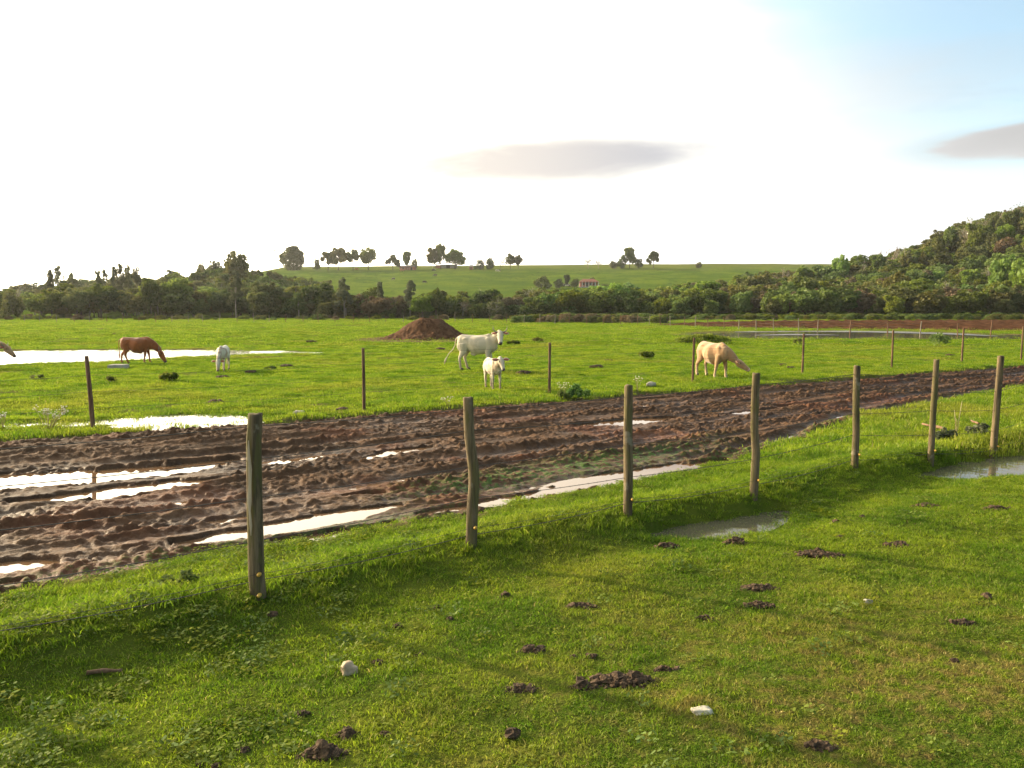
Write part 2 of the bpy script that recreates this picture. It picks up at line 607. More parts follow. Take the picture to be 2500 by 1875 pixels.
def make_ground_mat():
    m, t, out = mat_new('pasture_turf')
    pos = t.pos()
    c, nm, nf, X, Y = grass_colour(t, pos, .52)
    # soil between the blades close by, turf colour further off
    soil = t.mix(nf, (0.040, 0.038, 0.012), (0.085, 0.068, 0.025))
    c = t.mix(t.ramp(Y, 8, 30, .45, .0), c, soil)
    # dark hollows and dung specks out in the field
    mp = t.mapping(pos, (1, 2.4, 1))
    sp = t.noise(mp, 1.1, 5, 0.7)
    c = t.mix(t.ramp(sp, 0.63, 0.70, 0, .55), c, (0.035, 0.050, 0.012))
    hz = t.noise(t.mapping(pos, (1, 1.0, 1)), .055, 6, 0.7)
    c2 = t.mix(t.ramp(hz, .42, .6), (0.046, 0.080, 0.008), (0.080, 0.112, 0.011))
    c2 = t.mix(t.ramp(t.noise(t.mapping(pos, (1, .35, 1)), .45, 5, .8), .56, .62, 0, .75), c2, (0.024, 0.036, 0.006))
    # crest of the hill is drier
    s = t.new('ShaderNodeSeparateXYZ'); t.l.new(pos, s.inputs[0])
    c2 = t.mix(t.ramp(s.outputs[2], 20, 29, 0, .5), c2, (0.12, 0.11, 0.035))
    c = t.mix(t.ramp(Y, 150, 210), c, c2)
    at = t.new('ShaderNodeAttribute'); at.attribute_name = 'mud'
    c = t.mix(at.outputs['Fac'], c, t.mix(nf, (0.075, 0.055, 0.03), (0.13, 0.095, 0.055)))
    b = t.math('ADD', t.noise(pos, 14, 4, .7), t.math('MULTIPLY', t.noise(pos, 2.5, 4, .7), 2.0))
    principled(t, out, c, 1.0, 0.0, b, .9, .05)
    return m


def make_mud_mat():
    m, t, out = mat_new('wet_mud')
    pos = t.pos()
    n1 = t.noise(pos, 1.3, 5, .6, .3)
    n2 = t.noise(pos, 12, 5, .65)
    n3 = t.noise(pos, .35, 3, .5)
    c = t.mix(t.ramp(n1, .35, .65), (0.047, 0.024, 0.011), (0.092, 0.047, 0.022))
    c = t.mix(t.ramp(n3, .52, .62, 0, .75), c, (0.112, 0.043, 0.019))
    c = t.mix(t.ramp(n2, .5, .75, 0, .45), c, (0.150, 0.085, 0.042))
    at = t.new('ShaderNodeAttribute'); at.attribute_name = 'weed'
    gm = t.math('MULTIPLY', at.outputs['Fac'], t.ramp(n2, .46, .56))
    c = t.mix(gm, c, (0.06, 0.10, 0.02))
    s = t.new('ShaderNodeSeparateXYZ'); t.l.new(pos, s.inputs[0])
    low = t.ramp(s.outputs[2], -.13, -.02)
    rough = t.math('ADD', t.math('MULTIPLY', low, .42), t.math('MULTIPLY', n2, .50))
    rough = t.math('ADD', rough, .16)
    b = t.math('ADD', n2, t.math('MULTIPLY', t.noise(pos, 45, 4, .7), .5))
    p = principled(t, out, c, rough, .13, b, 1.0, .03)
    return m


def simple(name, c1, c2, scale=5, rough=.85, bstr=.3, bd=.02, stretch=(1, 1, 1), spec=.2):
    m, t, out = mat_new(name)
    tc = t.new('ShaderNodeTexCoord').outputs['Object']
    v = t.mapping(tc, stretch)
    n = t.noise(v, scale, 5, .65)
    c = t.mix(t.ramp(n, .35, .65), c1, c2)
    principled(t, out, c, rough, spec, n, bstr, bd)
    return m


def make_water(name, base, rough=.03, ripple=.02, rscale=3.0, rdist=.01, stretch=(1, 1, 1)):
    m, t, out = mat_new(name)
    pos = t.mapping(t.pos(), stretch)
    n = t.noise(pos, rscale, 3, .5)
    p = principled(t, out, base, rough, .5, n, ripple, rdist)
    p.inputs['IOR'].default_value = 1.33
    return m


def make_post_mat(name, light, dark, moss, mossamt):
    m, t, out = mat_new(name)
    tc = t.new('ShaderNodeTexCoord').outputs['Object']
    oi = t.new('ShaderNodeObjectInfo')
    off = t.new('ShaderNodeVectorMath', operation='ADD')
    t.l.new(tc, off.inputs[0]); t.l.new(oi.outputs['Location'], off.inputs[1])
    g = t.noise(t.mapping(off.outputs[0], (22, 22, 1.6)), 1.0, 5, .65, .5)
    n = t.noise(off.outputs[0], 5.0, 4, .6)
    f = t.noise(t.mapping(off.outputs[0], (9, 9, 2.2)), 1.0, 4, .6, .8)
    c = t.mix(t.ramp(g, .36, .62), dark, light)
    c = t.mix(t.ramp(f, .50, .58, 0, mossamt), c, moss)
    c = t.mix(t.ramp(n, .62, .70, 0, .6), c, (0.22, 0.19, 0.14))
    principled(t, out, c, .92, .12, g, .9, .012)
    return m


M = {}
M['turf'] = make_ground_mat()
M['blade'] = make_grass_mat('grass_blade')
M['blade_lush'] = make_grass_mat('verge_blade', 1.0, (0.105, 0.180, 0.009, .4))
M['mud'] = make_mud_mat()
M['plough'] = simple('turned_earth', (0.034, 0.017, 0.009), (0.078, 0.038, 0.021), .9, 1.0, .8, .1, spec=0)
M['mound'] = simple('heaped_earth', (0.048, 0.023, 0.011), (0.088, 0.044, 0.022), 2.5, 1.0, .8, .05, spec=.05)
M['clod'] = simple('dark_clod', (0.036, 0.022, 0.012), (0.090, 0.056, 0.032), 22, .95, 1.0, .02)
M['water'] = make_water('puddle_water', (0.125, 0.070, 0.035), .025, .05, 6, .004)
M['pond'] = make_water('pond_water', (0.09, 0.080, 0.05), .07, .5, 1.6, .03)
M['farpond'] = make_water('far_pond_water', (0.10, 0.085, 0.06), .05, .05, 1.2, .01)
M['ripple'] = make_water('rippled_water', (0.16, 0.15, 0.13), .38, 1.0, 2.5, .6, (1, 1.6, 1))
M['post'] = make_post_mat('weathered_post', (0.150, 0.110, 0.062), (0.058, 0.044, 0.026), (0.090, 0.080, 0.028), .65)
M['post2'] = make_post_mat('reddish_post', (0.17, 0.095, 0.055), (0.07, 0.038, 0.024), (0.10, 0.09, 0.05), .3)
M['flake'] = simple('bare_wood_scar', (0.26, 0.21, 0.14), (0.36, 0.30, 0.21), 12, .9, .4, .01, (1, 1, .2))
M['postgrey'] = simple('grey_post', (0.12, 0.10, 0.075), (0.24, 0.20, 0.15), 8, .9, .3, .01)
M['wire'] = simple('dull_wire', (0.03, 0.027, 0.024), (0.055, 0.05, 0.045), 8, .8, 0, .01, spec=.2)
M['yellow'] = simple('yellow_plastic', (0.42, 0.22, 0.02), (0.50, 0.30, 0.04), 20, .5, .1, .002, spec=.4)
M['bark'] = simple('tree_bark', (0.07, 0.055, 0.04), (0.16, 0.13, 0.10), 3, .9, .3, .05, (1, 1, .3))
M['palebark'] = simple('pale_bark', (0.20, 0.17, 0.13), (0.34, 0.30, 0.24), 3, .9, .3, .05, (1, 1, .3))
M['leaf_dark'] = leafy('dark_foliage', (0.044, 0.072, 0.010), (0.092, 0.122, 0.018), .42, 2.0)
M['leaf_mid'] = leafy('green_foliage', (0.072, 0.112, 0.012), (0.140, 0.182, 0.024), .45, 2.0)
M['leaf_bright'] = leafy('fresh_foliage', (0.095, 0.175, 0.016), (0.160, 0.245, 0.030), .45, .8, .2)
M['leaf_olive'] = leafy('olive_foliage', (0.078, 0.090, 0.018), (0.145, 0.145, 0.030), .42, 2.0)
M['leaf_brown'] = leafy('brown_foliage', (0.100, 0.078, 0.036), (0.165, 0.125, 0.060), .35, .6, .2)
M['leaf_grey'] = leafy('grey_green_foliage', (0.090, 0.105, 0.048), (0.165, 0.175, 0.085), .4, .8)
M['weed'] = leafy('weed_leaf', (0.080, 0.120, 0.006), (0.155, 0.200, 0.012), .4, 4, .15)
M['straw'] = leafy('dry_stalk', (0.30, 0.24, 0.10), (0.42, 0.36, 0.18), .4, 4, .15)
M['petal'] = simple('cream_flower', (0.62, 0.56, 0.42), (0.78, 0.74, 0.62), 20, .8, 0, .01)
M['rock'] = simple('tan_stone', (0.26, 0.19, 0.12), (0.42, 0.33, 0.22), 9, .85, .5, .01)
M['whiterock'] = simple('white_stone', (0.34, 0.30, 0.22), (0.52, 0.47, 0.37), 12, .85, .5, .01)
M['greyrock'] = simple('grey_stone', (0.20, 0.18, 0.14), (0.32, 0.29, 0.23), 5, .85, .5, .02)
M['stick'] = simple('dead_wood', (0.10, 0.055, 0.03), (0.20, 0.12, 0.07), 10, .9, .5, .01)

# ------------------------------------------------------------------ ground
def build_ground():
    a1 = np.radians(np.linspace(-52, 52, 430))
    a2 = np.radians(np.linspace(52, 308, 60))[1:]
    ang = np.concatenate([a1, a2])
    r = np.concatenate([np.geomspace(1.2, 60, 300), np.geomspace(60, 900, 150)[1:], np.geomspace(900, 3600, 10)[1:]])
    A, RR = np.meshgrid(ang, r, indexing='ij')
    x = RR * np.sin(A); y = RR * np.cos(A)
    h = ground_h(x, y)
    h[:, :][(y < -5)] = 0
    V = np.stack([x, y, h], -1).reshape(-1, 3)
    F = grid_faces(len(ang), len(r))[:, ::-1]
    # centre fan replaced by a small disc of quads: add one centre vertex
    me = mesh_np('ground', np.vstack([V, [[0, 0, 0]]]),
                 [] if False else F, M['turf'])
    u, v = uv(x, y)
    mud = np.zeros_like(x)
    e = 0.2 * noise2(u / .8, v / .8, 41)
    mud = np.maximum(mud, sm(-.35, .05, v + e - road_near(u)) * sm(-.25, .05, road_far(u) - v + e))
    d = seg_dist(x, y, PONDWD['big_pond'])
    mud = np.maximum(mud, sm(1.45, 1.12, d) * sm(-2, 6, y - np.interp(x, [-60, 0], [38, 38])) * .8)
    d = seg_dist(x, y, FAR_POND)
    mud = np.maximum(mud, sm(1.35, 1.1, d) * .8)
    dm = np.hypot((x - MOUND[0]) / 4.6, (y - MOUND[1]) / 4.6)
    mud = np.maximum(mud, sm(1.25, .9, dm + .15 * noise2(x, y, 77)))
    mud = np.maximum(mud, plough_mask(x, y))
    bare = sm(.50, .75, fbm(x / 3.4, y / 1.6, 91, 3)) * sm(12, 18, y) * sm(140, 100, y)
    mud = np.maximum(mud, bare * .65)
    at = me.attributes.new('mud', 'FLOAT', 'POINT')
    at.data.foreach_set('value', np.append(mud.ravel(), 0).astype(np.float32))
    o = link('ground', me)
    tag(o, kind='structure')
    return o


def road_height(u, v):
    rn = road_near(u); rf = road_far(u)
    w = v - rn
    # long wheel ruts that wander slowly, ridges between them
    wan = .45 * noise2(u / 9, v * 0 + .5, 61)
    vv = v + wan
    ruts = .085 * noise2(u / 5.5, vv / .62, 62) + .05 * noise2(u / 3.0, vv / .33, 63)
    # trodden clods: rounded tops with sharp cracks, at several sizes
    wu = u + .10 * noise2(u / .4, v / .4, 71); wv = v + .07 * noise2(u / .35, v / .35, 72)
    b1 = np.abs(noise2(wu / .42, wv / .20, 64)) * .062
    b2 = np.abs(noise2(wu / .17, wv / .11, 65)) * .056
    b3 = np.abs(noise2(wu / .080, wv / .070, 66)) * .036
    rough_zone = .36 + .62 * sm(-.35, .35, noise2(u / 2.2, vv / .55, 67))
    clodn = np.clip(noise2(wu / .12, wv / .10, 68) - .12, 0, 1) * .10 * sm(-.1, .35, noise2(u / 1.5, vv / .4, 69))
    h = -0.085 + ruts * .9 + (b1 + b2 + b3) * rough_zone + clodn
    h = h - .012
    # tyre tracks: long grooves with squeezed-up rims
    for vo, dp, wd, ph in ((.75, .075, .17, 1.0), (2.35, .075, .17, 2.0), (1.60, .035, .10, 9.0), (3.35, .05, .13, 3.0), (4.3, .06, .16, 4.0), (5.15, .045, .12, 5.0), (5.95, .06, .15, 6.0), (7.0, .05, .13, 7.0), (7.8, .05, .12, 8.0)):
        c0 = rn + vo * (rf - rn) / 8.9 + .22 * noise2(u / 7, u * 0 + ph, 73) + .05 * noise2(u / 1.1, u * 0 + ph, 74)
        q = (v - c0) / wd
        on = .35 + .65 * sm(-.25, .2, noise2(u / 3.6, u * 0 + ph * 1.7, 75))
        g0 = np.exp(-q * q)
        h = h * (1 - .55 * g0 * on) - .06 * g0 * on - (dp - .02) * g0 * on + .035 * on * (np.exp(-((q - 1.5) / .5) ** 2) + np.exp(-((q + 1.5) / .5) ** 2)) * (1 + noise2(u / .3, v / .3, 76))
    # churned bank at the left beyond the long puddle
    h = h + .14 * np.exp(-((v - 15.9) / .95) ** 2) * sm(6.5, 2.0, u) * (1 + .7 * noise2(u / 1.2, v / .6, 70))
    h = h + .07 * np.exp(-((w - .05) / .16) ** 2)
    return h


def puddle_h(h, x, y):
    # wheel ruts filled with water: the bottom drops below the water level, edges stay ragged
    for k, pts in PUDW.items():
        xs = [p[0] for p in pts]; ys = [p[1] for p in pts]
        msk = (x > min(xs) - 1.6) & (x < max(xs) + 1.6) & (y > min(ys) - 1.6) & (y < max(ys) + 1.6)
        if not msk.any(): continue
        d = seg_dist(x[msk], y[msk], pts)
        hh = h[msk]
        u, v = uv(x[msk], y[msk])
        n = .42 * fbm(u / .34, v / .14, 81, 3)
        near = sm(4.2, 1.2, d)
        hh = hh * (1 - .45 * near) - .03 * near
        s = sm(1.45, .95, d + n)
        tgt = ROAD_W - .06 + .22 * (hh + .05)
        hh = hh * (1 - s) + tgt * s
        h[msk] = hh
    return h


def build_road():
    us = [-12.0]
    while us[-1] < 70:
        u = us[-1]
        d = max(9.0, math.hypot(u * .9, 12) * .9)
        us.append(u + (.0215 if -2 < u < 15 else .0215 * max(1.0, d / 13)) * (1.6 if u < -3 else 1))
    us = np.array(us)
    nv = 410
    tt = np.linspace(0, 1, nv) ** 1.15
    Uu = us[:, None] * np.ones(nv)[None]
    n0 = road_near(us) - .55; n1 = road_far(us) + .55
    Vv = n0[:, None] + (n1 - n0)[:, None] * tt[None]
    x, y = xy(Uu, Vv)
    h = road_height(Uu, Vv)
    h = puddle_h(h, x, y)
    # the edges dive under the turf
    e = 0.16 * noise2(Uu / .8, Vv / .8, 41) + 0.10 * noise2(Uu / .25, Vv / .25, 43)
    edge = sm(-.30, .12, Vv + e - road_near(Uu)) * sm(-.30, .12, road_far(Uu) - Vv + e)
    g = ground_h(x, y, road=False)
    h = h * edge + (g - .16) * (1 - edge)
    V = np.stack([x, y, h], -1).reshape(-1, 3)
    me = mesh_np('mud_road', V, grid_faces(len(us), nv)[:, ::-1], M['mud'])
    weed = np.exp(-((Vv - road_near(Uu) - 1.35) / .5) ** 2) * sm(3.5, 6, Uu) * sm(13, 9, Uu)
    weed = np.maximum(weed, .7 * np.exp(-((Vv - road_near(Uu) - .3) / .3) ** 2))
    at = me.attributes.new('weed', 'FLOAT', 'POINT')
    at.data.foreach_set('value', weed.ravel().astype(np.float32))
    o = link('mud_road', me)
    tag(o, kind='structure')
    print('road verts', len(V))


def strip_mesh(name, pts, z, grow, mat, n=14):
    """flat sheet that follows a mid line with half widths"""
    P = [(Vector((p[0], p[1])), p[2]) for p in pts]
    # resample
    S = []
    for (a, wa), (b, wb) in zip(P[:-1], P[1:]):
        for k in range(6): S.append((a.lerp(b, k / 6), wa + (wb - wa) * k / 6))
    S.append(P[-1])
    d0 = (S[1][0] - S[0][0]).normalized(); d1 = (S[-1][0] - S[-2][0]).normalized()
    S = [(S[0][0] - d0 * S[0][1] * grow * 1.0, S[0][1] * .6)] + S + [(S[-1][0] + d1 * S[-1][1] * grow, S[-1][1] * .6)]
    vs = []; fs = []
    for i, (c, w) in enumerate(S):
        a = S[max(i - 1, 0)][0]; b = S[min(i + 1, len(S) - 1)][0]
        t = (b - a).normalized(); nrm = Vector((-t.y, t.x))
        for sgn in (-1, 1):
            q = c + nrm * w * grow * sgn
            vs.append((q.x, q.y, z))
    for i in range(len(S) - 1): fs.append((2 * i, 2 * i + 2, 2 * i + 3, 2 * i + 1))
    me = mesh_np(name, np.array(vs), fs, mat)
    o = link(name, me)
    tag(o, kind='structure')
    return o


build_ground()
build_road()
for i, (k, pts) in enumerate(PUDW.items()):
    strip_mesh('puddle', pts, ROAD_W + .012 + .0007 * i, 1.75, M['water'])
_ru = np.linspace(-8, 60, 69)
_rm = [(*xy(u_, (float(road_near(u_)) + float(road_far(u_))) / 2), (float(road_far(u_)) - float(road_near(u_))) / 2) for u_ in _ru]
_vs = []
for u_ in _ru:
    for v_ in (float(road_near(u_)), float(road_far(u_))): _vs.append((*xy(u_, v_), ROAD_W + .007))
tag(link('rut_water', mesh_np('rut_water', np.array(_vs), [(2 * i, 2 * i + 2, 2 * i + 3, 2 * i + 1) for i in range(len(_ru) - 1)], M['water'])), kind='structure')
for k, pts in DITW.items(): strip_mesh('ditch_water', pts, DITCH_W + (.002 if k == 'mid' else 0), 1.5, M['pond'])
for k, pts in PONDWD.items(): strip_mesh('pasture_pool' if k == 'grass_pool' else 'pond', pts, POND_W, 1.35, M['pond'])
def sheet(name, pix, z, mat):
    me = mesh_np(name, np.array([(*G(a, b, z), z) for a, b in pix]), [list(range(len(pix)))], mat)
    return tag(link(name, me), kind='structure')


sheet('far_pond', [(1560, 836), (2000, 838), (2500, 837), (3000, 842), (3000, 818), (2500, 815), (2200, 805), (1980, 802.5), (1780, 806), (1640, 815)][::1], FARW, M['farpond'])
strip_mesh('rippled_water', [(*G(1815, 809.5), 1.0), (*G(1950, 807), 2.6), (*G(2120, 808.5), 2.6), (*G(2300, 813.5), 1.6), (*G(2420, 819), .5)], FARW + .02, 1, M['ripple'])
strip_mesh('rippled_water', [(*G(1850, 817.5), .3), (*G(1950, 816), 1.3), (*G(2040, 817), .3)], FARW + .022, 1, M['ripple'])


def build_plough():
    nx, ny = 380, 130
    X = np.linspace(8, 150, nx)[:, None] * np.ones(ny)[None]
    T = np.linspace(0, 1, ny)[None] * np.ones(nx)[:, None]
    Y = 70 + T * 70
    pm = plough_mask(X, Y)
    n = fbm(X / 1.1, Y / .9, 101, 4)
    h = pm * (.17 + .24 * n) - .14 * (1 - pm) - .02
    me = mesh_np('ploughed_soil', np.stack([X, Y, h], -1).reshape(-1, 3), grid_faces(nx, ny)[:, ::-1], M['plough'])
    tag(link('ploughed_soil', me), kind='structure')


build_plough()


def build_mound():
    n = 150
    g = np.linspace(-1, 1, n)
    X, Y = np.meshgrid(g, g, indexing='ij')
    ang = np.arctan2(Y, X)
    rr = np.hypot(X, Y) * (1 + .07 * noise2(np.cos(ang) * 2 + 5, np.sin(ang) * 2, 111))
    rr = rr / 1.0
    prof = np.interp(rr, [0, .16, .30, .45, .62, .8, .95, 1.05, 1.5], [1.0, .985, .90, .66, .40, .17, .03, -.05, -.3])
    h = prof * 1.46 + .10 * fbm(X * 4, Y * 4, 112, 4) + .045 * (1 - 2 * np.abs(noise2(X * 11, Y * 11, 115)))
    h = h + .05 * np.clip(noise2(X * 22, Y * 22, 116), 0, 1)
    me = mesh_np('earth_mound', np.stack([X * 3.35, Y * 3.6, h - .02], -1).reshape(-1, 3), grid_faces(n, n)[:, ::-1], M['mound'])
    o = link('earth_mound', me, None, None, (MOUND[0], MOUND[1] + 1.2, 0))
    tag(o, 'large brown heap of bare earth standing in the pasture behind the white horned cow', 'earth mound')


build_mound()

# ------------------------------------------------------------------ instanced cover (geometry nodes)
def scatter(name, pts, rot, scl, idx, protos, kind='stuff', label=None, mats=None):
    me = bpy.data.meshes.new(name)
    n = len(pts)
    me.vertices.add(n)
    me.vertices.foreach_set('co', np.asarray(pts, np.float32).ravel())
    a = me.attributes.new('rotv', 'FLOAT_VECTOR', 'POINT'); a.data.foreach_set('vector', np.asarray(rot, np.float32).ravel())
    a = me.attributes.new('sclv', 'FLOAT_VECTOR', 'POINT'); a.data.foreach_set('vector', np.asarray(scl, np.float32).ravel())
    a = me.attributes.new('pick', 'INT', 'POINT'); a.data.foreach_set('value', np.asarray(idx, np.int32))
    me.update()
    o = bpy.data.objects.new(name, me)
    col.objects.link(o)
    ng = bpy.data.node_groups.new(name + '_scatter', 'GeometryNodeTree')
    ng.interface.new_socket('Geometry', in_out='INPUT', socket_type='NodeSocketGeometry')
    ng.interface.new_socket('Geometry', in_out='OUTPUT', socket_type='NodeSocketGeometry')
    N = ng.nodes; L = ng.links
    gi = N.new('NodeGroupInput'); go = N.new('NodeGroupOutput')
    join = N.new('GeometryNodeJoinGeometry')
    srcs = []
    for p in protos:
        oi = N.new('GeometryNodeObjectInfo')
        oi.inputs['Object'].default_value = p
        oi.inputs['As Instance'].default_value = False
        g2 = N.new('GeometryNodeGeometryToInstance')
        L.new(oi.outputs['Geometry'], g2.inputs[0])
        srcs.append(g2)
    for g2 in reversed(srcs): L.new(g2.outputs[0], join.inputs[0])

    def attr(nm, ty):
        q = N.new('GeometryNodeInputNamedAttribute'); q.data_type = ty
        q.inputs['Name'].default_value = nm
        return q.outputs[0]
    m2p = N.new('GeometryNodeMeshToPoints')
    L.new(gi.outputs[0], m2p.inputs[0])
    ip = N.new('GeometryNodeInstanceOnPoints')
    L.new(m2p.outputs[0], ip.inputs['Points'])
    L.new(join.outputs[0], ip.inputs['Instance'])
    ip.inputs['Pick Instance'].default_value = True
    L.new(attr('pick', 'INT'), ip.inputs['Instance Index'])
    e2r = N.new('FunctionNodeEulerToRotation')
    L.new(attr('rotv', 'FLOAT_VECTOR'), e2r.inputs[0])
    L.new(e2r.outputs[0], ip.inputs['Rotation'])
    L.new(attr('sclv', 'FLOAT_VECTOR'), ip.inputs['Scale'])
    L.new(ip.outputs[0], go.inputs[0])
    md = o.modifiers.new('scatter', 'NODES')
    md.node_group = ng
    tag(o, label=label, kind=kind)
    return o


def proto(name, me):
    return bpy.data.objects.new(name, me)       # data only, never linked: used as the shape to repeat


def tuft(seed, n, rad, hgt, wid, lean=.6, mat=None, clump=1.0):
    rs = np.random.default_rng(seed)
    vs = []; fs = []
    for _ in range(n):
        a = rs.uniform(0, 2 * math.pi); r = rad * rs.uniform(0, 1) ** .6
        bx, by = r * math.cos(a), r * math.sin(a)
        h = hgt * rs.uniform(.5, 1.15)
        la = rs.uniform(0, 2 * math.pi); lm = lean * rs.uniform(.2, 1.1) * h
        lx, ly = math.cos(la) * lm, math.sin(la) * lm
        fa = rs.uniform(0, math.pi); w = wid * rs.uniform(.7, 1.3) / 2
        wx, wy = math.cos(fa) * w, math.sin(fa) * w
        b = len(vs)
        for t, ww in ((0, 1.0), (.5, .85), (1, 0)):
            cx = bx + lx * t * t; cy = by + ly * t * t; cz = h * (t - .22 * t * t * lean) - .01
            if ww > 0:
                vs.append((cx - wx * ww, cy - wy * ww, cz)); vs.append((cx + wx * ww, cy + wy * ww, cz))
            else: vs.append((cx, cy, cz))
        fs.append((b, b + 1, b + 3, b + 2)); fs.append((b + 2, b + 3, b + 4))
    return mesh_np('tuft', np.array(vs), fs, mat, smooth=False)


CLODS = []   # (x, y, r) filled below, grass keeps off them


def in_any(x, y, dic, k):
    m = np.zeros(np.shape(x), bool)
    for pts in dic.values(): m |= seg_dist(x, y, pts) < k
    return m


# clods and dung in the near turf: pixel x, y, half width px, lumps, height m, label
CL = [
    (1515, 1668, 95, 46, .055, 'broad dark crumbly heap of earth in the near turf, right of the tan stone', 'earth clods'),
    (1425, 1685, 35, 14, .04, 'small crumbly patch of earth at the left tip of the broad near heap', 'earth clods'),
    (1625, 1633, 32, 10, .02, 'thin tail of loose earth trailing right from the broad near heap', 'earth clods'),
    (2000, 1352, 78, 40, .05, 'long low row of brown clods in the turf right of the fourth near post', 'earth clods'),
    (1795, 1318, 34, 26, .09, 'tall dark pile of clods between the shallow ditch pool and the long clod row', 'dung pile'),
    (1632, 1322, 38, 22, .06, 'dark pile of clods at the left end of the shallow grassy ditch pool', 'dung pile'),
    (1850, 1435, 52, 26, .05, 'ragged brown heap of earth crumbs below the long clod row', 'earth clods'),
    (1855, 1476, 48, 16, .05, 'loose brown lumps just in front of the ragged brown heap', 'earth clods'),
    (2435, 1246, 40, 26, .06, 'dark flat pile of clods near the right edge below the ditch pool', 'dung pile'),
    (2262, 1232, 36, 18, .035, 'low brown scatter of clods below the left end of the right ditch pool', 'earth clods'),
    (2190, 1330, 46, 12, .035, 'broken line of little clods right of the long clod row', 'earth clods'),
    (1412, 1480, 48, 18, .025, 'flat brown patch of earth in the turf below the third near post', 'earth clods'),
    (790, 1845, 62, 34, .07, 'brown clod heap at the lower edge of the picture left of centre', 'earth clods'),
    (850, 1800, 30, 12, .05, 'dark lumps just behind the clod heap at the lower edge', 'earth clods'),
    (1300, 1590, 34, 12, .035, 'few dark lumps in the turf behind the broad near heap', 'earth clods'),
    (1270, 1690, 46, 18, .03, 'sunken patch of crumbs in the grass left of the broad near heap', 'earth clods'),
    (2350, 1517, 34, 12, .03, 'dry brown tussock patch in the thin turf at the right', 'earth clods'),
    (2000, 1828, 42, 14, .03, 'dark bare patch of earth at the lower edge right of the white stone', 'earth clods'),
    (2415, 1450, 18, 5, .035, 'small single brown lump in the thin turf at the far right', 'clod'),
    (1443, 1603, 12, 1, .075, 'round brown clod standing alone behind the broad near heap', 'clod'),
    (1099, 1509, 12, 1, .06, 'round dark clod in the turf between the first and second near posts', 'clod'),
    (970, 1525, 13, 2, .04, 'dark clod left of the round clod below the second near post', 'clod'),
    (1068, 1475, 12, 2, .04, 'small clod in the turf just below the second near post', 'clod'),
    (664, 1512, 20, 1, .065, 'dark pointed clod at the foot of the first near post', 'clod'),
    (940, 1797, 14, 1, .055, 'round clod right of the clod heap at the lower edge', 'clod'),
    (595, 1830, 14, 1, .055, 'single round clod in the turf left of the lower edge heap', 'clod'),
    (488, 1870, 15, 1, .05, 'pale topped clod cut by the lower edge, leftmost of two', 'clod'),
    (528, 1872, 16, 1, .05, 'pale topped clod cut by the lower edge, right one of two', 'clod'),
    (740, 1743, 13, 2, .04, 'pair of dark lumps behind the lower edge heap', 'clod'),
    (925, 1620, 13, 3, .03, 'tiny dark lumps just right of the tan stone', 'clod'),
    (1020, 1600, 17, 3, .015, 'flat reddish crumb of earth behind the tan stone', 'clod'),
    (1232, 1452, 15, 3, .03, 'little dark clods below the second near post, toward the third', 'clod'),
    (1400, 1605, 10, 2, .03, 'small dark lump left of the round lone clod', 'clod'),
    (1494, 1570, 9, 1, .04, 'tiny dark clod behind the round lone clod, at its right', 'clod'),
    (1720, 1500, 25, 7, .03, 'scattered crumbs left of the loose brown lumps', 'clod'),
    (2104, 1258, 9, 3, .03, 'small dark droppings below the fifth near post', 'dung'),
    (2235, 1278, 7, 1, .03, 'little black dropping right of the small dark droppings', 'dung'),
    (2052, 1312, 7, 2, .025, 'pair of tiny black crumbs above the long clod row', 'dung'),
    (1250, 1803, 12, 3, .03, 'small dark crumbs near the lower edge at the centre', 'clod'),
    (2330, 1612, 12, 3, .03, 'dark little tuft of earth in the dry turf at the right', 'clod'),
    (2040, 1265, 22, 7, .02, 'black crumbs sprinkled in the turf under the fourth to fifth post gap', 'dung'),
]
CLW = []
for px, py, hw, n, hh, lab, cat in CL:
    x, y = G(px, py)
    CLW.append((x, y, hw * y / 2000.0, n, hh, lab, cat))


def grass_points(n, y0, y1, tight=.0):
    """even in area over the wedge that can be seen, with a margin"""
    t = rng.uniform(0, 1, n)
    y = np.sqrt(y0 * y0 + t * (y1 * y1 - y0 * y0))
    x = rng.uniform(-1, 1, n) * (y * .72 + 1.2)
    return x, y


def keep_mask(x, y):
    u, v = uv(x, y)
    e = 0.16 * noise2(u / .8, v / .8, 41) + 0.10 * noise2(u / .25, v / .25, 43)
    k = ~((v + e > road_near(u) - .02) & (v - e < road_far(u) + .02))
    for cx, cy, r, n, hh, lab, cat in CLW:
        q = np.hypot(x - cx, (y - cy) / .9) / max(r, .03)
        k &= ~((q < .85) & (rng.uniform(0, 1, len(x)) < (.75 if n > 4 else .4)))
    k &= np.hypot((x - MOUND[0]) / 3.5, (y - MOUND[1] - 1.2) / 3.7) > 1
    d = seg_dist(x, y, PONDWD['big_pond']); k &= (d > 1.12)
    k &= seg_dist(x, y, FAR_POND) > 1.12
    k &= plough_mask(x, y) < .3
    d = seg_dist(x, y, PONDWD['grass_pool']); k &= ~((d < .95) & (rng.uniform(0, 1, len(x)) < .80))
    for kk, pts in DITW.items():
        d = seg_dist(x, y, pts)
        k &= ~((d < 1.1) & (rng.uniform(0, 1, len(x)) < (.92 if kk == 'right' else .35)))
    return k


def verge(x, y):
    u, v = uv(x, y)
    dv = v - fence_v(u)
    a = sm(-.35, .15, dv + .15 * noise2(u, v, 5)) * (v < road_near(u) + .4)
    b = sm(1.2, .2, v - road_far(u) + .2 * noise2(u, v, 6)) * (v > road_far(u) - .4) * .55
    return np.maximum(a, b)


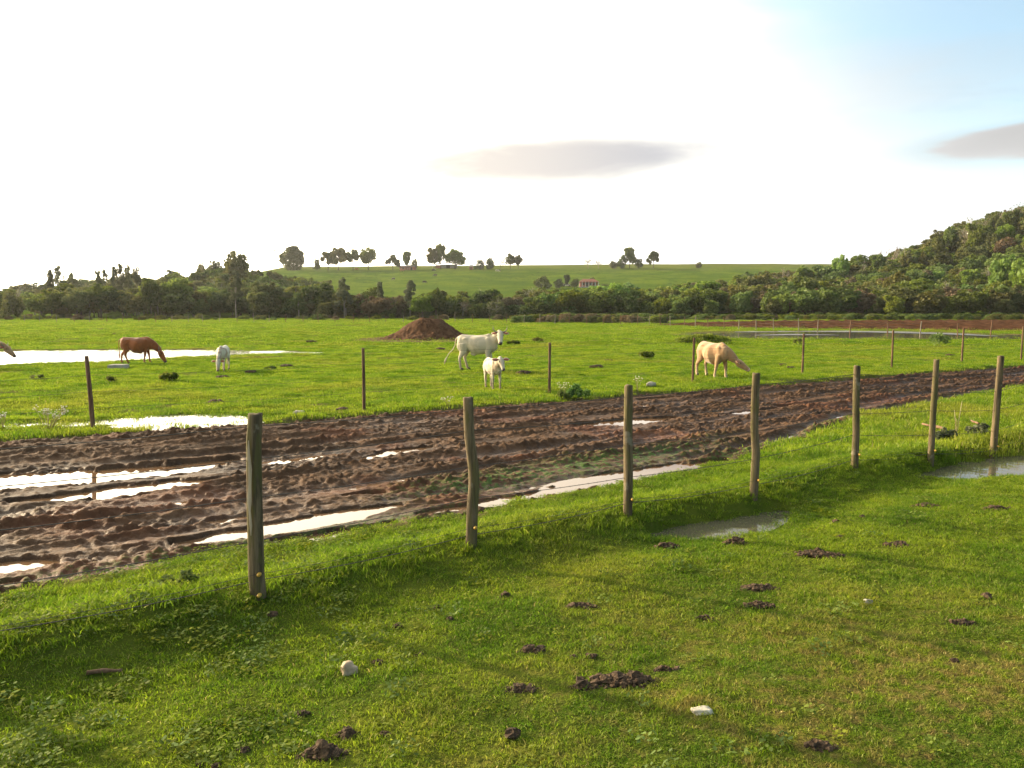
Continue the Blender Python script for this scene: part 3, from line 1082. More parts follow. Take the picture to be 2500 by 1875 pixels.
def build_grass():
    protos = [proto('tuft_shape', tuft(200 + i, 56, .11, .048, .0054, 1.0, M['blade'])) for i in range(5)]
    protos += [proto('tuft_shape', tuft(220 + i, 48, .11, .066, .0068, .95, M['blade_lush'])) for i in range(4)]
    # mid and far tufts: wider blades, fewer of them
    protos_mid = [proto('tuft_shape', tuft(240 + i, 60, .26, .062, .010, .9, M['blade'])) for i in range(5)]
    protos_far = [proto('tuft_shape', tuft(260 + i, 60, .75, .085, .030, .9, M['blade'])) for i in range(4)]
    P = []; Rr = []; S = []; I = []

    def add(x, y, s, sz, base, nvar, tall=None):
        k = keep_mask(x, y)
        x, y, s, sz = x[k], y[k], s[k], sz[k]
        z = ground_h(x, y)
        P.append(np.stack([x, y, z], -1))
        n = len(x)
        Rr.append(np.stack([rng.normal(0, .12, n), rng.normal(0, .12, n), rng.uniform(0, 6.28, n)], -1))
        S.append(np.stack([s, s, sz], -1))
        if tall is not None: I.append(np.where(tall[k], rng.integers(5, 9, n), rng.integers(0, 5, n)))
        else: I.append(base + rng.integers(0, nvar, n))
    # near: up to 14 m
    n = 25000
    x, y = grass_points(n, 3.0, 13.5)
    vg = verge(x, y)
    tall = rng.uniform(0, 1, n) < vg
    thin = sm(8, 4.5, y) * sm(-1.5, 2.5, x)
    hgt = .85 + .5 * noise2(x / .5, y / .5, 15) + .4 * noise2(x / .17, y / .17, 14) - .28 * thin
    hgt = hgt * (1 + .25 * vg)
    u_, v_ = uv(x, y)
    hgt = hgt * (1 - .55 * sm(.75, .1, road_near(u_) - v_))
    add(x, y, rng.uniform(.8, 1.25, n), np.clip(hgt * rng.uniform(.8, 1.2, n), .3, 2), 0, 0, tall)
    nbase = 9
    # middle: 13 to 48 m
    n = 27000
    t = rng.uniform(0, 1, n) ** 1.25
    y = 13 + t * 37
    x = rng.uniform(-1, 1, n) * (y * .72 + 1)
    vg = verge(x, y)
    hg = (.95 + .7 * noise2(x / 1.1, y / .8, 16) + .4 * noise2(x / .35, y / .3, 17)) * (1 + .9 * vg)
    wet = seg_dist(x, y, PONDWD['grass_pool']) < 1.1
    hg = np.where(wet, hg * 1.1, hg)
    s = rng.uniform(.8, 1.3, n)
    add(x, y, s, np.clip(hg, .3, 2.2), nbase, 5)
    # far: 46 to 150 m
    n = 17000
    x, y = grass_points(n, 46, 150)
    hg = .75 + .9 * noise2(x / 3.5, y / 2.5, 18)
    add(x, y, rng.uniform(.8, 1.4, n), np.clip(hg, .3, 2.0), nbase + 5, 4)
    # low broad-leaved weeds between the grass, denser at the left
    def rosette(seed):
        rs = np.random.default_rng(seed); vs = []; fs = []
        for _ in range(26):
            a = rs.uniform(0, 6.28); r = .09 * rs.uniform(0, 1) ** .5
            c = np.array([r * math.cos(a), r * math.sin(a), rs.uniform(.015, .05)])
            b = rs.uniform(0, 6.28); L = rs.uniform(.009, .017); t_ = rs.uniform(-.5, .5)
            d = np.array([math.cos(b), math.sin(b), t_]) * L; e = np.array([-math.sin(b), math.cos(b), rs.uniform(-.4, .4)]) * L * .6
            k0 = len(vs)
            vs += [c - d, c - d * .2 - e, c + d * .6 - e * .8, c + d, c + d * .6 + e * .8, c - d * .2 + e]
            fs.append(tuple(range(k0, k0 + 6)))
        return mesh_np('leafy', np.array(vs), fs, M['weed'], smooth=False)
    protos_w = [proto('weed_shape', rosette(290 + i)) for i in range(3)]
    n = 7000
    x, y = grass_points(n, 3.0, 12)
    kp = rng.uniform(0, 1, n) < (.12 + .75 * sm(.5, -2.5, x)) * sm(-.2, .3, noise2(x / .8, y / .8, 19) + .15)
    x, y = x[kp], y[kp]; n = len(x)
    add(x, y, rng.uniform(.8, 1.3, n), rng.uniform(.7, 1.5, n), nbase + 9, 3)
    protos_all = protos + protos_mid + protos_far + protos_w
    scatter('grass', np.vstack(P), np.vstack(Rr), np.vstack(S), np.concatenate(I), protos_all)
    print('tufts', sum(len(p) for p in P))


build_grass()

# ------------------------------------------------------------------ clods, dung, stones
def rough_lump(mb, c, r, sq=.75, n=9, m=7, jit=.28):
    ph = random.random() * 50
    b = len(mb.v)
    mb.ball((0, 0, 0), (1, 1, 1), n, m)
    vs = np.array(mb.v[b:])
    q = .28 * noise2(vs[:, 0] * 1.6 + ph, vs[:, 1] * 1.6 + vs[:, 2] * 1.1, 121) + .18 * noise2(vs[:, 0] * 3.4 + ph, vs[:, 2] * 3.4 + vs[:, 1], 122)
    vs = vs * (1 + q[:, None] * jit / .28)
    a = random.random() * 6.28; ca, sa = math.cos(a), math.sin(a)
    sx = random.uniform(.8, 1.3)
    X = vs[:, 0] * sx * ca - vs[:, 1] * sa; Y = vs[:, 0] * sx * sa + vs[:, 1] * ca
    for i in range(len(vs)):
        mb.v[b + i] = (c[0] + X[i] * r, c[1] + Y[i] * r, c[2] + vs[i, 2] * r * sq)


def clod_pile(x, y, r, n, hh, label, cat, grp=None):
    mb = MB()
    z0 = gz(x, y)
    if n == 1:
        rough_lump(mb, (0, 0, hh * .25), max(hh * .5, r * .62), .62, 16, 11, .5)
    else:
        for k in range(int(n * 5)):
            a = random.random() * 6.28
            q = random.random() ** .75 * 1.15
            cx = r * q * math.cos(a); cy = r * .42 * q * math.sin(a)
            pr = max(0, 1 - q * q)
            lr = random.uniform(.006, .017) * (1 + .7 * pr) * (1.0 if random.random() < .85 else 1.6)
            rough_lump(mb, (cx, cy, hh * pr * random.uniform(.3, .75) + lr * .25), lr, random.uniform(.5, .9), 7, 5, .6)
        # a crumbly base
        nb = 14
        g = [(r * .95 * math.cos(2 * math.pi * k / nb) * random.uniform(.7, 1.05), r * .42 * math.sin(2 * math.pi * k / nb) * random.uniform(.7, 1.05), -.02) for k in range(nb)]
        g2 = [(p[0] * .6, p[1] * .6, hh * .45 * random.uniform(.6, 1.1)) for p in g]
        mb.add(g + g2 + [(0, 0, hh * .6)], [(k, (k + 1) % nb, nb + (k + 1) % nb, nb + k) for k in range(nb)] + [(nb + k, nb + (k + 1) % nb, 2 * nb) for k in range(nb)])
    nm = {'earth clods': 'earth_clods', 'dung pile': 'dung_pile', 'clod': 'clod', 'dung': 'dung'}[cat]
    o = mb.build(nm, M['clod'], None, False)
    o.location = (x, y, z0 - .012)
    tag(o, label, cat, grp)
    return o


for c in CLW: clod_pile(*c, grp='clods of earth and dung in the near turf')

# dark hummocks and droppings out in the pasture
FIELD = [
    (545, 924, 16, 'black lumps on the grass in front of the spotted grazing calf'),
    (612, 910, 12, 'black lump on the grass right of the spotted grazing calf'),
    (836, 1001, 14, 'black cluster of droppings left of the second roadside post'),
    (527, 983, 16, 'dark lump in the pasture below the spotted calf'),
    (1075, 852, 10, 'black lump with pale edge behind the white horned cow'),
    (1930, 899, 10, 'dark droppings in the pasture left of the post above the fourth near post'),
    (1912, 892, 8, 'small dark dropping beside the fourth roadside post'),
    (2318, 869, 12, 'dark flat droppings between the right-hand roadside posts'),
    (760, 836, 12, 'dark molehill left of the earth mound'),
    (825, 795, 12, 'dark molehill on the grass in front of the far fence'),
    (640, 800, 10, 'low dark molehill near the far fence, left part of the pasture'),
    (280, 816, 5, 'tiny dark dropping above the brown cow'),
    (488, 820, 5, 'tiny dark dropping beyond the pond behind the brown cow'),
    (1455, 900, 14, 'dark lump line in the pasture left of the cream cow'),
    (1485, 882, 8, 'small dark lump right of the low green bush in mid pasture'),
    (1515, 798, 5, 'tiny black lump near the far fence right of centre'),
    (1790, 867, 5, 'tiny black lump behind the head of the cream cow'),
    (920, 800, 4, 'tiny black lump left of the earth mound top'),
    (700, 895, 16, 'dark worn patch of lumps in the pasture right of the pond tip'),
    (1280, 912, 18, 'dark hummock on the grass right of the white calf'),
]
for px, py, hw, lab in FIELD:
    x, y = G(px, py)
    mb = MB()
    r = hw * y / 2000
    for k in range(7 + hw):
        a = random.random() * 6.28; q = random.random() ** .6
        rough_lump(mb, (r * q * math.cos(a), r * .6 * q * math.sin(a), .03 * (1 - q)), random.uniform(.25, .45) * min(r, .22), .75, 7, 5, .5)
    o = mb.build('dung', M['clod'])
    o.location = (x, y, gz(x, y) + .02)
    tag(o, lab, 'clod', 'dark lumps on the far pasture')


def stone(px, py, w, h, mat, label, d=.8, rz=0, name='stone'):
    x, y = G(px, py)
    mb = MB()
    mb.ball((0, 0, 0), (1, 1, 1), 22, 14)
    vs = np.array(mb.v)
    ph = px * .37
    q = .50 * noise2(vs[:, 0] * 1.0 + ph, vs[:, 1] * 1.0 + vs[:, 2], 131) + .16 * noise2(vs[:, 0] * 3 + ph, vs[:, 2] * 3, 132)
    vs = vs * (1 + q[:, None])
    vs = np.sign(vs) * np.abs(vs) ** .72
    r = w * y / 2000 / 2
    mb.v = [(v[0] * r, v[1] * r * d, v[2] * h * .6 + h * .35) for v in vs]
    o = mb.build(name, mat)
    o.location = (x, y, gz(x, y) - .005)
    o.rotation_euler = (0, 0, rz)
    tag(o, label, 'stone')


stone(850, 1642, 40, .082, M['rock'], 'tan pointed stone lying in the near turf left of centre', .8, .4)
stone(1715, 1748, 54, .034, M['whiterock'], 'flat white stone in the dry turf near the lower edge', .6, .1)
stone(2119, 1468, 24, .045, M['greyrock'], 'small pale grey stone in the thin turf at the right', .7)
stone(730, 1012, 26, .10, M['greyrock'], 'pale stone in the grass by the road, left of the second roadside post', .7)
stone(1590, 945, 24, .12, M['greyrock'], 'grey brown stone on the far verge right of the flower stalks', .7)


def slab():
    x, y = G(290, 897)
    mb = MB()
    L, W, T = .36, .22, .12
    ring = [(-L, -W), (-L * .6, -W * 1.1), (L * .7, -W * .95), (L, -W * .4), (L * .95, W * .9), (0, W * 1.05), (-L * .9, W * .9)]
    n = len(ring)
    vs = [(a, b, -.02) for a, b in ring] + [(a * .97, b * .95, T) for a, b in ring] + [(a * .85, b * .8, T + .025) for a, b in ring]
    fs = [(k, (k + 1) % n, n + (k + 1) % n, n + k) for k in range(n)] + [(n + k, n + (k + 1) % n, 2 * n + (k + 1) % n, 2 * n + k) for k in range(n)] + [tuple(range(2 * n, 3 * n))]
    mb.add(vs, fs)
    o = mb.build('flat_stone', M['greyrock'], smooth=False)
    o.location = (x, y, gz(x, y))
    o.rotation_euler = (0, 0, .1)
    tag(o, 'flat grey stone slab on the grass in front of the brown cow', 'stone')


slab()


def stick(a, b, r, label, cat='stick', name='stick', lift=.02, mid=.0):
    x0, y0 = G(*a); x1, y1 = G(*b)
    z0 = gz(x0, y0); z1 = gz(x1, y1)
    cx, cy, cz = (x0 + x1) / 2, (y0 + y1) / 2, (z0 + z1) / 2
    mb = MB()
    pts = []
    rr = []
    for k in range(9):
        t = k / 8
        w = math.sin(t * math.pi)
        pts.append((x0 + (x1 - x0) * t - cx + .01 * math.sin(7 * t + a[0]), y0 + (y1 - y0) * t - cy + .012 * math.sin(5 * t), z0 + (z1 - z0) * t + lift + mid * w - cz))
        rr.append(r * (1.1 - .5 * t) * (1 + .15 * math.sin(9 * t + a[1])))
    mb.tube(pts, rr, 9)
    o = mb.build(name, M['stick'])
    o.location = (cx, cy, cz)
    tag(o, label, cat)


stick((213, 1650), (300, 1636), .016, 'reddish brown stick lying in the near turf at the left')
stick((2306, 1060), (2250, 1049), .03, 'dark broken branch lying on the verge beside the sixth near post', 'branch', 'branch', .10)
stick((2388, 1052), (2368, 1040), .022, 'short dark stick leaning in the weeds between the last two near posts', 'branch', 'branch', .12)

# ------------------------------------------------------------------ fences
def wpost(h, r, bends, seed, n=14):
    """a rough round post: stacked rings with bends, grooves and a sawn top"""
    rs = np.random.default_rng(seed)
    ph = rs.uniform(0, 50)
    zs = list(np.linspace(-.15, h - .012, 26)) + [h, h + .002]
    vs = []; fs = []
    for i, z in enumerate(zs):
        t = max(0, z / h)
        bx = np.interp(t, [b[0] for b in bends], [b[1] for b in bends])
        by = .4 * bx
        rad = r * (1.04 - .10 * t)
        if i == len(zs) - 2: rad *= .96
        if i == len(zs) - 1: rad *= .45
        for k in range(n):
            a = 2 * math.pi * k / n
            q = 1 + .10 * float(noise2(np.array([math.cos(a) * 1.3 + ph]), np.array([math.sin(a) * 1.3 + z * 1.2]), 141)[0]) \
                + .05 * math.sin(a * 5 + ph) + .04 * float(noise2(np.array([a * 2 + ph]), np.array([z * 5]), 142)[0])
            top = .005 * math.sin(a * 2 + ph) if i >= len(zs) - 3 else 0
            vs.append((bx + rad * q * math.cos(a), by + rad * q * math.sin(a), z + top))
    m = len(zs)
    for i in range(m - 1):
        for k in range(n): fs.append((i * n + k, i * n + (k + 1) % n, (i + 1) * n + (k + 1) % n, (i + 1) * n + k))
    fs.append(tuple((m - 1) * n + k for k in range(n)))
    return mesh_np('post', np.array(vs), fs)


def wire_run(pts, r, parent, barbs=True, sag=.02, name='wire'):
    mb = MB()
    path = []
    for a, b in zip(pts[:-1], pts[1:]):
        for k in range(8):
            t = k / 8
            path.append((a[0] + (b[0] - a[0]) * t, a[1] + (b[1] - a[1]) * t, a[2] + (b[2] - a[2]) * t - sag * math.sin(math.pi * t)))
    path.append(pts[-1])
    mb.tube(path, r, 5)
    if barbs:
        for a, b in zip(path[:-1], path[1:]):
            L = math.dist(a, b)
            m = max(1, int(L / .13))
            for k in range(m):
                t = (k + .5) / m
                c = [a[i] + (b[i] - a[i]) * t for i in range(3)]
                q = random.random() * 3
                d = (.012 * math.cos(q), 0, .012 * math.sin(q))
                mb.tube([(c[0] - d[0], c[1], c[2] - d[2]), (c[0] + d[0], c[1], c[2] + d[2])], .0013, 4)
    return mb.build(name, M['wire'], parent)


def near_fence():
    org = near_posts[1]
    t = empty('near_fence', (org[0], org[1], 0), 0, 'wire fence of weathered grey brown round posts between the near turf and the muddy road', 'fence')
    TOPY = [None, 1010, 970, 940, 911, 893, 878, 869]
    H = []
    for i, (x, y) in enumerate(near_posts):
        if 0 < i < 8:
            d = ray(NEAR_BASE[i][0], TOPY[i])
            H.append(CAM_H + d.z / d.y * y - gz(x, y))
        else: H.append(1.46)
    print('post heights', [round(h, 2) for h in H])
    RD = [.056, .061, .052, .050, .050, .048, .046, .052, .05, .05]
    B = [
        [(0, 0), (1, .02)],
        [(0, 0), (.12, -.008), (.55, .0), (.85, .006), (1, .022)],
        [(0, .0), (.25, .012), (.42, .03), (.52, .028), (.75, -.012), (1, -.022)],
        [(0, 0), (.3, .0), (.6, -.012), (1, -.01)],
        [(0, 0), (.35, .02), (.55, -.012), (.8, -.014), (1, -.008)],
        [(0, .018), (.35, .022), (.7, -.004), (1, -.008)],
        [(0, 0), (.5, .006), (1, .022)],
        [(0, -.02), (.5, .0), (1, .03)],
        [(0, 0), (1, 0)], [(0, 0), (1, 0)],
    ]
    wires = {h: [] for h in (.12, .45, .80, 1.12, 1.36)}
    for i, (x, y) in enumerate(near_posts):
        z = gz(x, y)
        me = wpost(H[i], RD[i] * (y / 6.7 if False else 1), B[i], 300 + i)
        me.materials.append(M['post'])
        p = link('post', me, None, t, (x - org[0], y - org[1], z))
        if i == 1:
            # long pale scar where the bark has flaked off
            mb = MB()
            sec = [(.52, .004), (.60, .010), (.72, .013), (.80, .018), (.92, .015), (1.05, .017), (1.18, .010), (1.28, .004)]
            vs = []
            for z_, w_ in sec:
                bx = np.interp(z_ / H[1], [b[0] for b in B[1]], [b[1] for b in B[1]])
                c = -.018 + .006 * math.sin(z_ * 14)
                for s_ in (-1, 0, 1):
                    xx = c + s_ * w_ * (1 + .2 * math.sin(z_ * 33))
                    vs.append((bx + xx, .4 * bx - math.sqrt(max(1e-6, (.061 * (1.04 - .1 * z_ / H[1]) * 1.17 + .003) ** 2 - xx * xx)) - (.0035 if s_ == 0 else .001), z_))
            fs = []
            for k in range(len(sec) - 1):
                for q in range(2): fs.append((k * 3 + q, k * 3 + q + 1, k * 3 + q + 4, k * 3 + q + 3))
            mb.add(vs, fs)
            mb.build('bark_scar', M['flake'], p)
        for zz in ((.20, .03) if i == 1 else (.20,)):
            mb = MB()
            dx = RD[i] * .55 + (0.01 if zz > .1 else 0)
            bx = np.interp(zz / H[i], [b[0] for b in B[i]], [b[1] for b in B[i]])
            mb.loft([((dx + bx, -RD[i] * .80, zz), .015, .015), ((dx + bx, -RD[i] * .80 - .016, zz), .017, .017), ((dx + bx, -RD[i] * .8 - .022, zz), .012, .012),
                     ((dx + bx, -RD[i] * .8 - .034, zz), .015, .015), ((dx + bx, -RD[i] * .8 - .046, zz), .010, .010)], 12)
            mb.build('insulator', M['yellow'], p)
        for h in wires:
            wires[h].append((x - org[0] + .0, y - org[1] + RD[i] * .6, z + h + (.02 * math.sin(i * 2.1 + h * 9))))
    for h, pts in wires.items():
        wire_run(pts, .0034, t, True, .03 if h < .3 else .015)
    pts = [(p[0] - org[0], p[1] - org[1] - .075, gz(*p) + .20) for p in near_posts]
    wire_run(pts, .0018, t, False, .03)
    # a line post's shadow falls in from the left, so the fence goes on there too
    return t


near_fence()

ROADSIDE = [(-600, 1112), (227, 1048), (889, 1003), (1341, 960), (1691, 932), (1959, 911), (2177, 898), (2348, 884), (2493, 877), (2620, 870)]
ROAD_TOP = [None, 869, 850, 837, 825, 815, 806, 801, 797, 792]


def roadside_fence():
    pos = [G(a, b) for a, b in ROADSIDE]
    org = pos[1]
    t = empty('roadside_fence', (org[0], org[1], 0), 0, 'wire fence of slender reddish posts on the far side of the muddy road', 'fence')
    tops = []
    lean = [0, -.03, -.0, .005, .015, .004, .0, .012, .01, 0]
    for i, (x, y) in enumerate(pos):
        z = gz(x, y)
        if ROAD_TOP[i]:
            dist = y
            d = ray(ROADSIDE[i][0], ROAD_TOP[i])
            h = CAM_H + d.z / d.y * y - z
        else: h = 1.4
        h = min(max(h, 1.2), 1.65)
        me = wpost(h, .038 if i != 1 else .042, [(0, 0), (.4, lean[i] * .5), (1, lean[i] * 1.6)], 330 + i, 10)
        me.materials.append(M['post2'])
        link('post', me, None, t, (x - org[0], y - org[1], z))
        tops.append((x - org[0], y - org[1], z, h))
    for f in (.30, .52, .74, .93):
        wire_run([(a, b + .03, z + h * f) for a, b, z, h in tops], .003, t, False, .03)


roadside_fence()


def far_fence():
    line = [(60, 786.5), (700, 787), (1280, 788.5), (1560, 793), (1800, 803), (2000, 811), (2250, 817), (2600, 821)]
    W = [G(a, b) for a, b in line]
    org = W[2]
    t = empty('far_fence', (org[0], org[1], 0), 0, 'long thin post and wire fence along the far edge of the pasture below the woods', 'fence')
    mes = []
    for k in range(5):
        me = wpost(random.uniform(1.05, 1.35), random.uniform(.035, .055), [(0, 0), (1, random.uniform(-.06, .06))], 360 + k, 6)
        me.materials.append(M['postgrey'] if k % 2 else M['post2'])
        mes.append(me)
    pts = []
    tot = 0
    for (a, b) in zip(W[:-1], W[1:]):
        L = math.dist(a, b)
        m = max(1, int(L / 2.3))
        for k in range(m):
            f = k / m
            x = a[0] + (b[0] - a[0]) * f + random.uniform(-.2, .2); y = a[1] + (b[1] - a[1]) * f
            z = max(gz(x, y), -.02)
            o = link('post', random.choice(mes), None, t, (x - org[0], y - org[1], z))
            o.scale = (1, 1, random.uniform(.85, 1.2))
            o.rotation_euler = (random.uniform(-.05, .05), random.uniform(-.05, .05), random.uniform(0, 6))
            pts.append((x - org[0], y - org[1], z))
            tot += 1
    for h in (.35, .65, .95):
        wire_run([(a, b, z + h) for a, b, z in pts[::4]], .008, t, False, .0)
    print('far posts', tot)


far_fence()

# ------------------------------------------------------------------ trees
def crown_mesh(seed, lobes, nleaf, size, mat, shell=.55, flat=.0):
    rs = np.random.default_rng(seed)
    w = np.array([l[1][0] * l[1][1] + l[1][0] * l[1][2] for l in lobes]); w = w / w.sum()
    k = rs.choice(len(lobes), nleaf, p=w)
    C = np.array([l[0] for l in lobes])[k]; Rd = np.array([l[1] for l in lobes])[k]
    d = rs.normal(size=(nleaf, 3)); d /= np.linalg.norm(d, axis=1)[:, None]
    r = shell + (1.06 - shell) * rs.uniform(0, 1, nleaf) ** .6
    P = C + d * Rd * r[:, None]
    # leaf clump planes: random, biased to lie square to the outward direction
    n = d * .40 + rs.normal(size=(nleaf, 3)) * .75 + np.array([0, 0, .35])
    n /= np.linalg.norm(n, axis=1)[:, None]
    t = np.cross(n, rs.normal(size=(nleaf, 3))); t /= np.linalg.norm(t, axis=1)[:, None]
    b = np.cross(n, t)
    s = size * (.4 + 1.0 * rs.uniform(0, 1, nleaf)[:, None] ** 1.7)
    b = b * .62
    V = np.stack([P - t * s, P - b * s * .9, P + t * s, P + b * s], 1)
    bend = n * s * .22
    V[:, 0] -= bend; V[:, 2] -= bend
    V = V.reshape(-1, 3)
    V[:, 2] = np.maximum(V[:, 2], .004)
    F = np.arange(nleaf * 4).reshape(-1, 4)
    return mesh_np('crown', V, F, mat, smooth=False)


def lobes_broad(rs, n=16, base=.28, wid=.42):
    L = [((0, 0, .62), (wid * .75, wid * .75, .32))]
    for i in range(n):
        a = rs.uniform(0, 6.28); q = rs.uniform(.35, 1) ** .7
        z = rs.uniform(base + .08, .86)
        rr = wid * q * math.sqrt(max(.15, 1 - ((z - .55) / .5) ** 2)) * .75
        s = rs.uniform(.07, .20)
        if rs.uniform() < .35: rr *= 1.25; z = min(z * 1.12, .95); s *= .75
        L.append(((rr * math.cos(a), rr * math.sin(a), z), (s * 1.15, s * 1.15, s * .8)))
    return L


def lobes_tall(rs, n=20):
    L = [((0, 0, .62), (.055, .055, .26))]
    for i in range(n):
        z = .36 + .58 * i / (n - 1) + rs.uniform(-.03, .03)
        a = rs.uniform(0, 6.28); rr = rs.uniform(.06, .20) * (1.25 - 1.1 * (z - .36))
        if i == n - 1: rr = .02
        s = rs.uniform(.035, .075) * (1.2 - .5 * (z - .4))
        L.append(((rr * math.cos(a), rr * math.sin(a), z), (s * 1.1, s * 1.1, s * .9)))
    return L


def lobes_umbrella(rs, n=20):
    L = []
    for i in range(n):
        a = rs.uniform(0, 6.28); q = rs.uniform(0, 1) ** .55
        z = .84 - .40 * q * q + rs.uniform(-.22, .04)
        L.append(((.46 * q * math.cos(a), .46 * q * math.sin(a), z), (.12, .12, .10)))
    return L


def lobes_dome(rs, n=26):
    L = [((0, 0, .44), (.42, .42, .46))]
    for i in range(n):
        a = rs.uniform(0, 6.28); e = rs.uniform(-.1, 1.45)
        L.append(((.40 * math.cos(e) * math.cos(a), .40 * math.cos(e) * math.sin(a), max(.12, .44 + .44 * math.sin(e))), (.11, .11, .12)))
    return L


def lobes_bush(rs, n=9):
    L = [((0, 0, .40), (.34, .34, .36))]
    for i in range(n):
        a = rs.uniform(0, 6.28); q = rs.uniform(.3, 1)
        z = rs.uniform(.15, .78)
        L.append(((.42 * q * math.cos(a) * (1.1 - .5 * z), .42 * q * math.sin(a) * (1.1 - .5 * z), z), (.17, .17, .16)))
    return L


def trunk_mesh(rs, lobes, r=.022, mat=None, nbr=7, top=.6, twigs=0):
    mb = MB()
    lean = (rs.uniform(-.03, .03), rs.uniform(-.03, .03))
    main = [(0, 0, -.04), (lean[0] * .4, lean[1] * .4, top * .4), (lean[0], lean[1], top * .75), (lean[0] * 1.3, lean[1] * 1.3, top)]
    mb.tube(main, [r * 1.35, r, r * .8, r * .4], 7)
    idx = rs.permutation(len(lobes))[:nbr]
    for i in idx:
        c = lobes[i][0]
        z0 = min(top * rs.uniform(.5, .95), c[2] - .02)
        s = (lean[0] * z0 / top, lean[1] * z0 / top, z0)
        m = ((s[0] + c[0]) / 2 + rs.uniform(-.02, .02), (s[1] + c[1]) / 2, (s[2] + c[2]) / 2 - .01)
        mb.tube([s, m, c], [r * .5, r * .35, r * .15], 5)
        for _ in range(twigs):
            e = (c[0] + rs.uniform(-.14, .14), c[1] + rs.uniform(-.14, .14), c[2] + rs.uniform(-.03, .14))
            mb.tube([m, ((m[0] + e[0]) / 2, (m[1] + e[1]) / 2, (m[2] + e[2]) / 2 + .02), e], [r * .22, r * .15, r * .06], 3)
    return mb.mesh('trunk', mat)


KIND = {}


def def_kind(key, nvar, lob, nleaf, size, mats, trunk_r=.022, bark='bark', nbr=7, top=.6, shell=.55, twigs=0, seed=0):
    KIND[key] = []
    for v in range(nvar):
        rs = np.random.default_rng(1000 + seed * 50 + v)
        L = lob(rs)
        base = crown_mesh(2000 + seed * 50 + v, L, nleaf, size, None, shell)
        tr = trunk_mesh(rs, L, trunk_r, M[bark], nbr, top, twigs)
        crowns = []
        for mt in mats:
            c = base.copy(); c.materials.clear(); c.materials.append(M[mt]); crowns.append(c)
        KIND[key].append((crowns, tr))


def_kind('broad', 6, lobes_broad, 3000, .052, ['leaf_dark', 'leaf_mid', 'leaf_bright', 'leaf_olive', 'leaf_brown'], seed=1)
def_kind('tall', 5, lobes_tall, 2900, .025, ['leaf_grey', 'leaf_mid', 'leaf_olive'], .013, 'palebark', 8, .88, seed=2)
def_kind('umbrella', 4, lobes_umbrella, 6500, .042, ['leaf_olive', 'leaf_dark', 'leaf_mid'], .024, 'bark', 11, .66, seed=3)
def_kind('bush', 5, lobes_bush, 1900, .052, ['leaf_dark', 'leaf_mid', 'leaf_bright', 'leaf_olive', 'leaf_brown', 'leaf_grey'], .02, 'bark', 6, .45, seed=4)
def_kind('bare', 4, lobes_broad, 420, .028, ['leaf_brown', 'leaf_olive', 'leaf_grey'], .020, 'palebark', 11, .6, twigs=6, seed=5)
def_kind('dome', 2, lobes_dome, 7500, .046, ['leaf_olive'], .03, 'bark', 5, .4, seed=6)
MI = {'dome': ['olive'], 'broad': ['dark', 'mid', 'bright', 'olive', 'brown'], 'tall': ['grey', 'mid', 'olive'], 'umbrella': ['olive', 'dark', 'mid'],
      'bush': ['dark', 'mid', 'bright', 'olive', 'brown', 'grey'], 'bare': ['brown', 'olive', 'grey']}
NAME = {'dome': 'dome_tree', 'broad': 'broadleaf_tree', 'tall': 'eucalyptus_tree', 'umbrella': 'spreading_tree', 'bush': 'bush', 'bare': 'bare_tree'}
CAT = {'dome': 'tree', 'broad': 'tree', 'tall': 'tree', 'umbrella': 'tree', 'bush': 'bush', 'bare': 'tree'}


def tree(kind, tone, x, y, z, w, h, label, group=None, var=None):
    """w, h: crown width and total height in metres"""
    var = random.randrange(len(KIND[kind])) if var is None else var % len(KIND[kind])
    crowns, tr = KIND[kind][var]
    unit_w = {'dome': 1.0, 'broad': .92, 'tall': .44, 'umbrella': 1.15, 'bush': 1.0, 'bare': .95}[kind]
    t = empty(NAME[kind], (x, y, z - .02 * h), random.uniform(0, 6.28), label, CAT[kind], group, (w / unit_w, w / unit_w, h))
    link('crown', crowns[MI[kind].index(tone)], None, t)
    link('trunk', tr, None, t)
    return t


def treepx(kind, tone, px0, px1, ytop, ybase, Y, label, group=None, var=None, on_ground=True):
    cx = (px0 + px1) / 2
    d = ray(cx, ybase)
    if Y is None: x, Y = cast(cx, ybase)
    else: x = d.x / d.y * Y
    z = float(hill(x, Y))
    dt = ray(cx, ytop)
    top = CAM_H + dt.z / dt.y * Y
    h = max(top - z, 1.0)
    w = (px1 - px0) / 2000 * Y * 1.02
    return tree(kind, tone, x, Y, z, w, h, label, group, var)


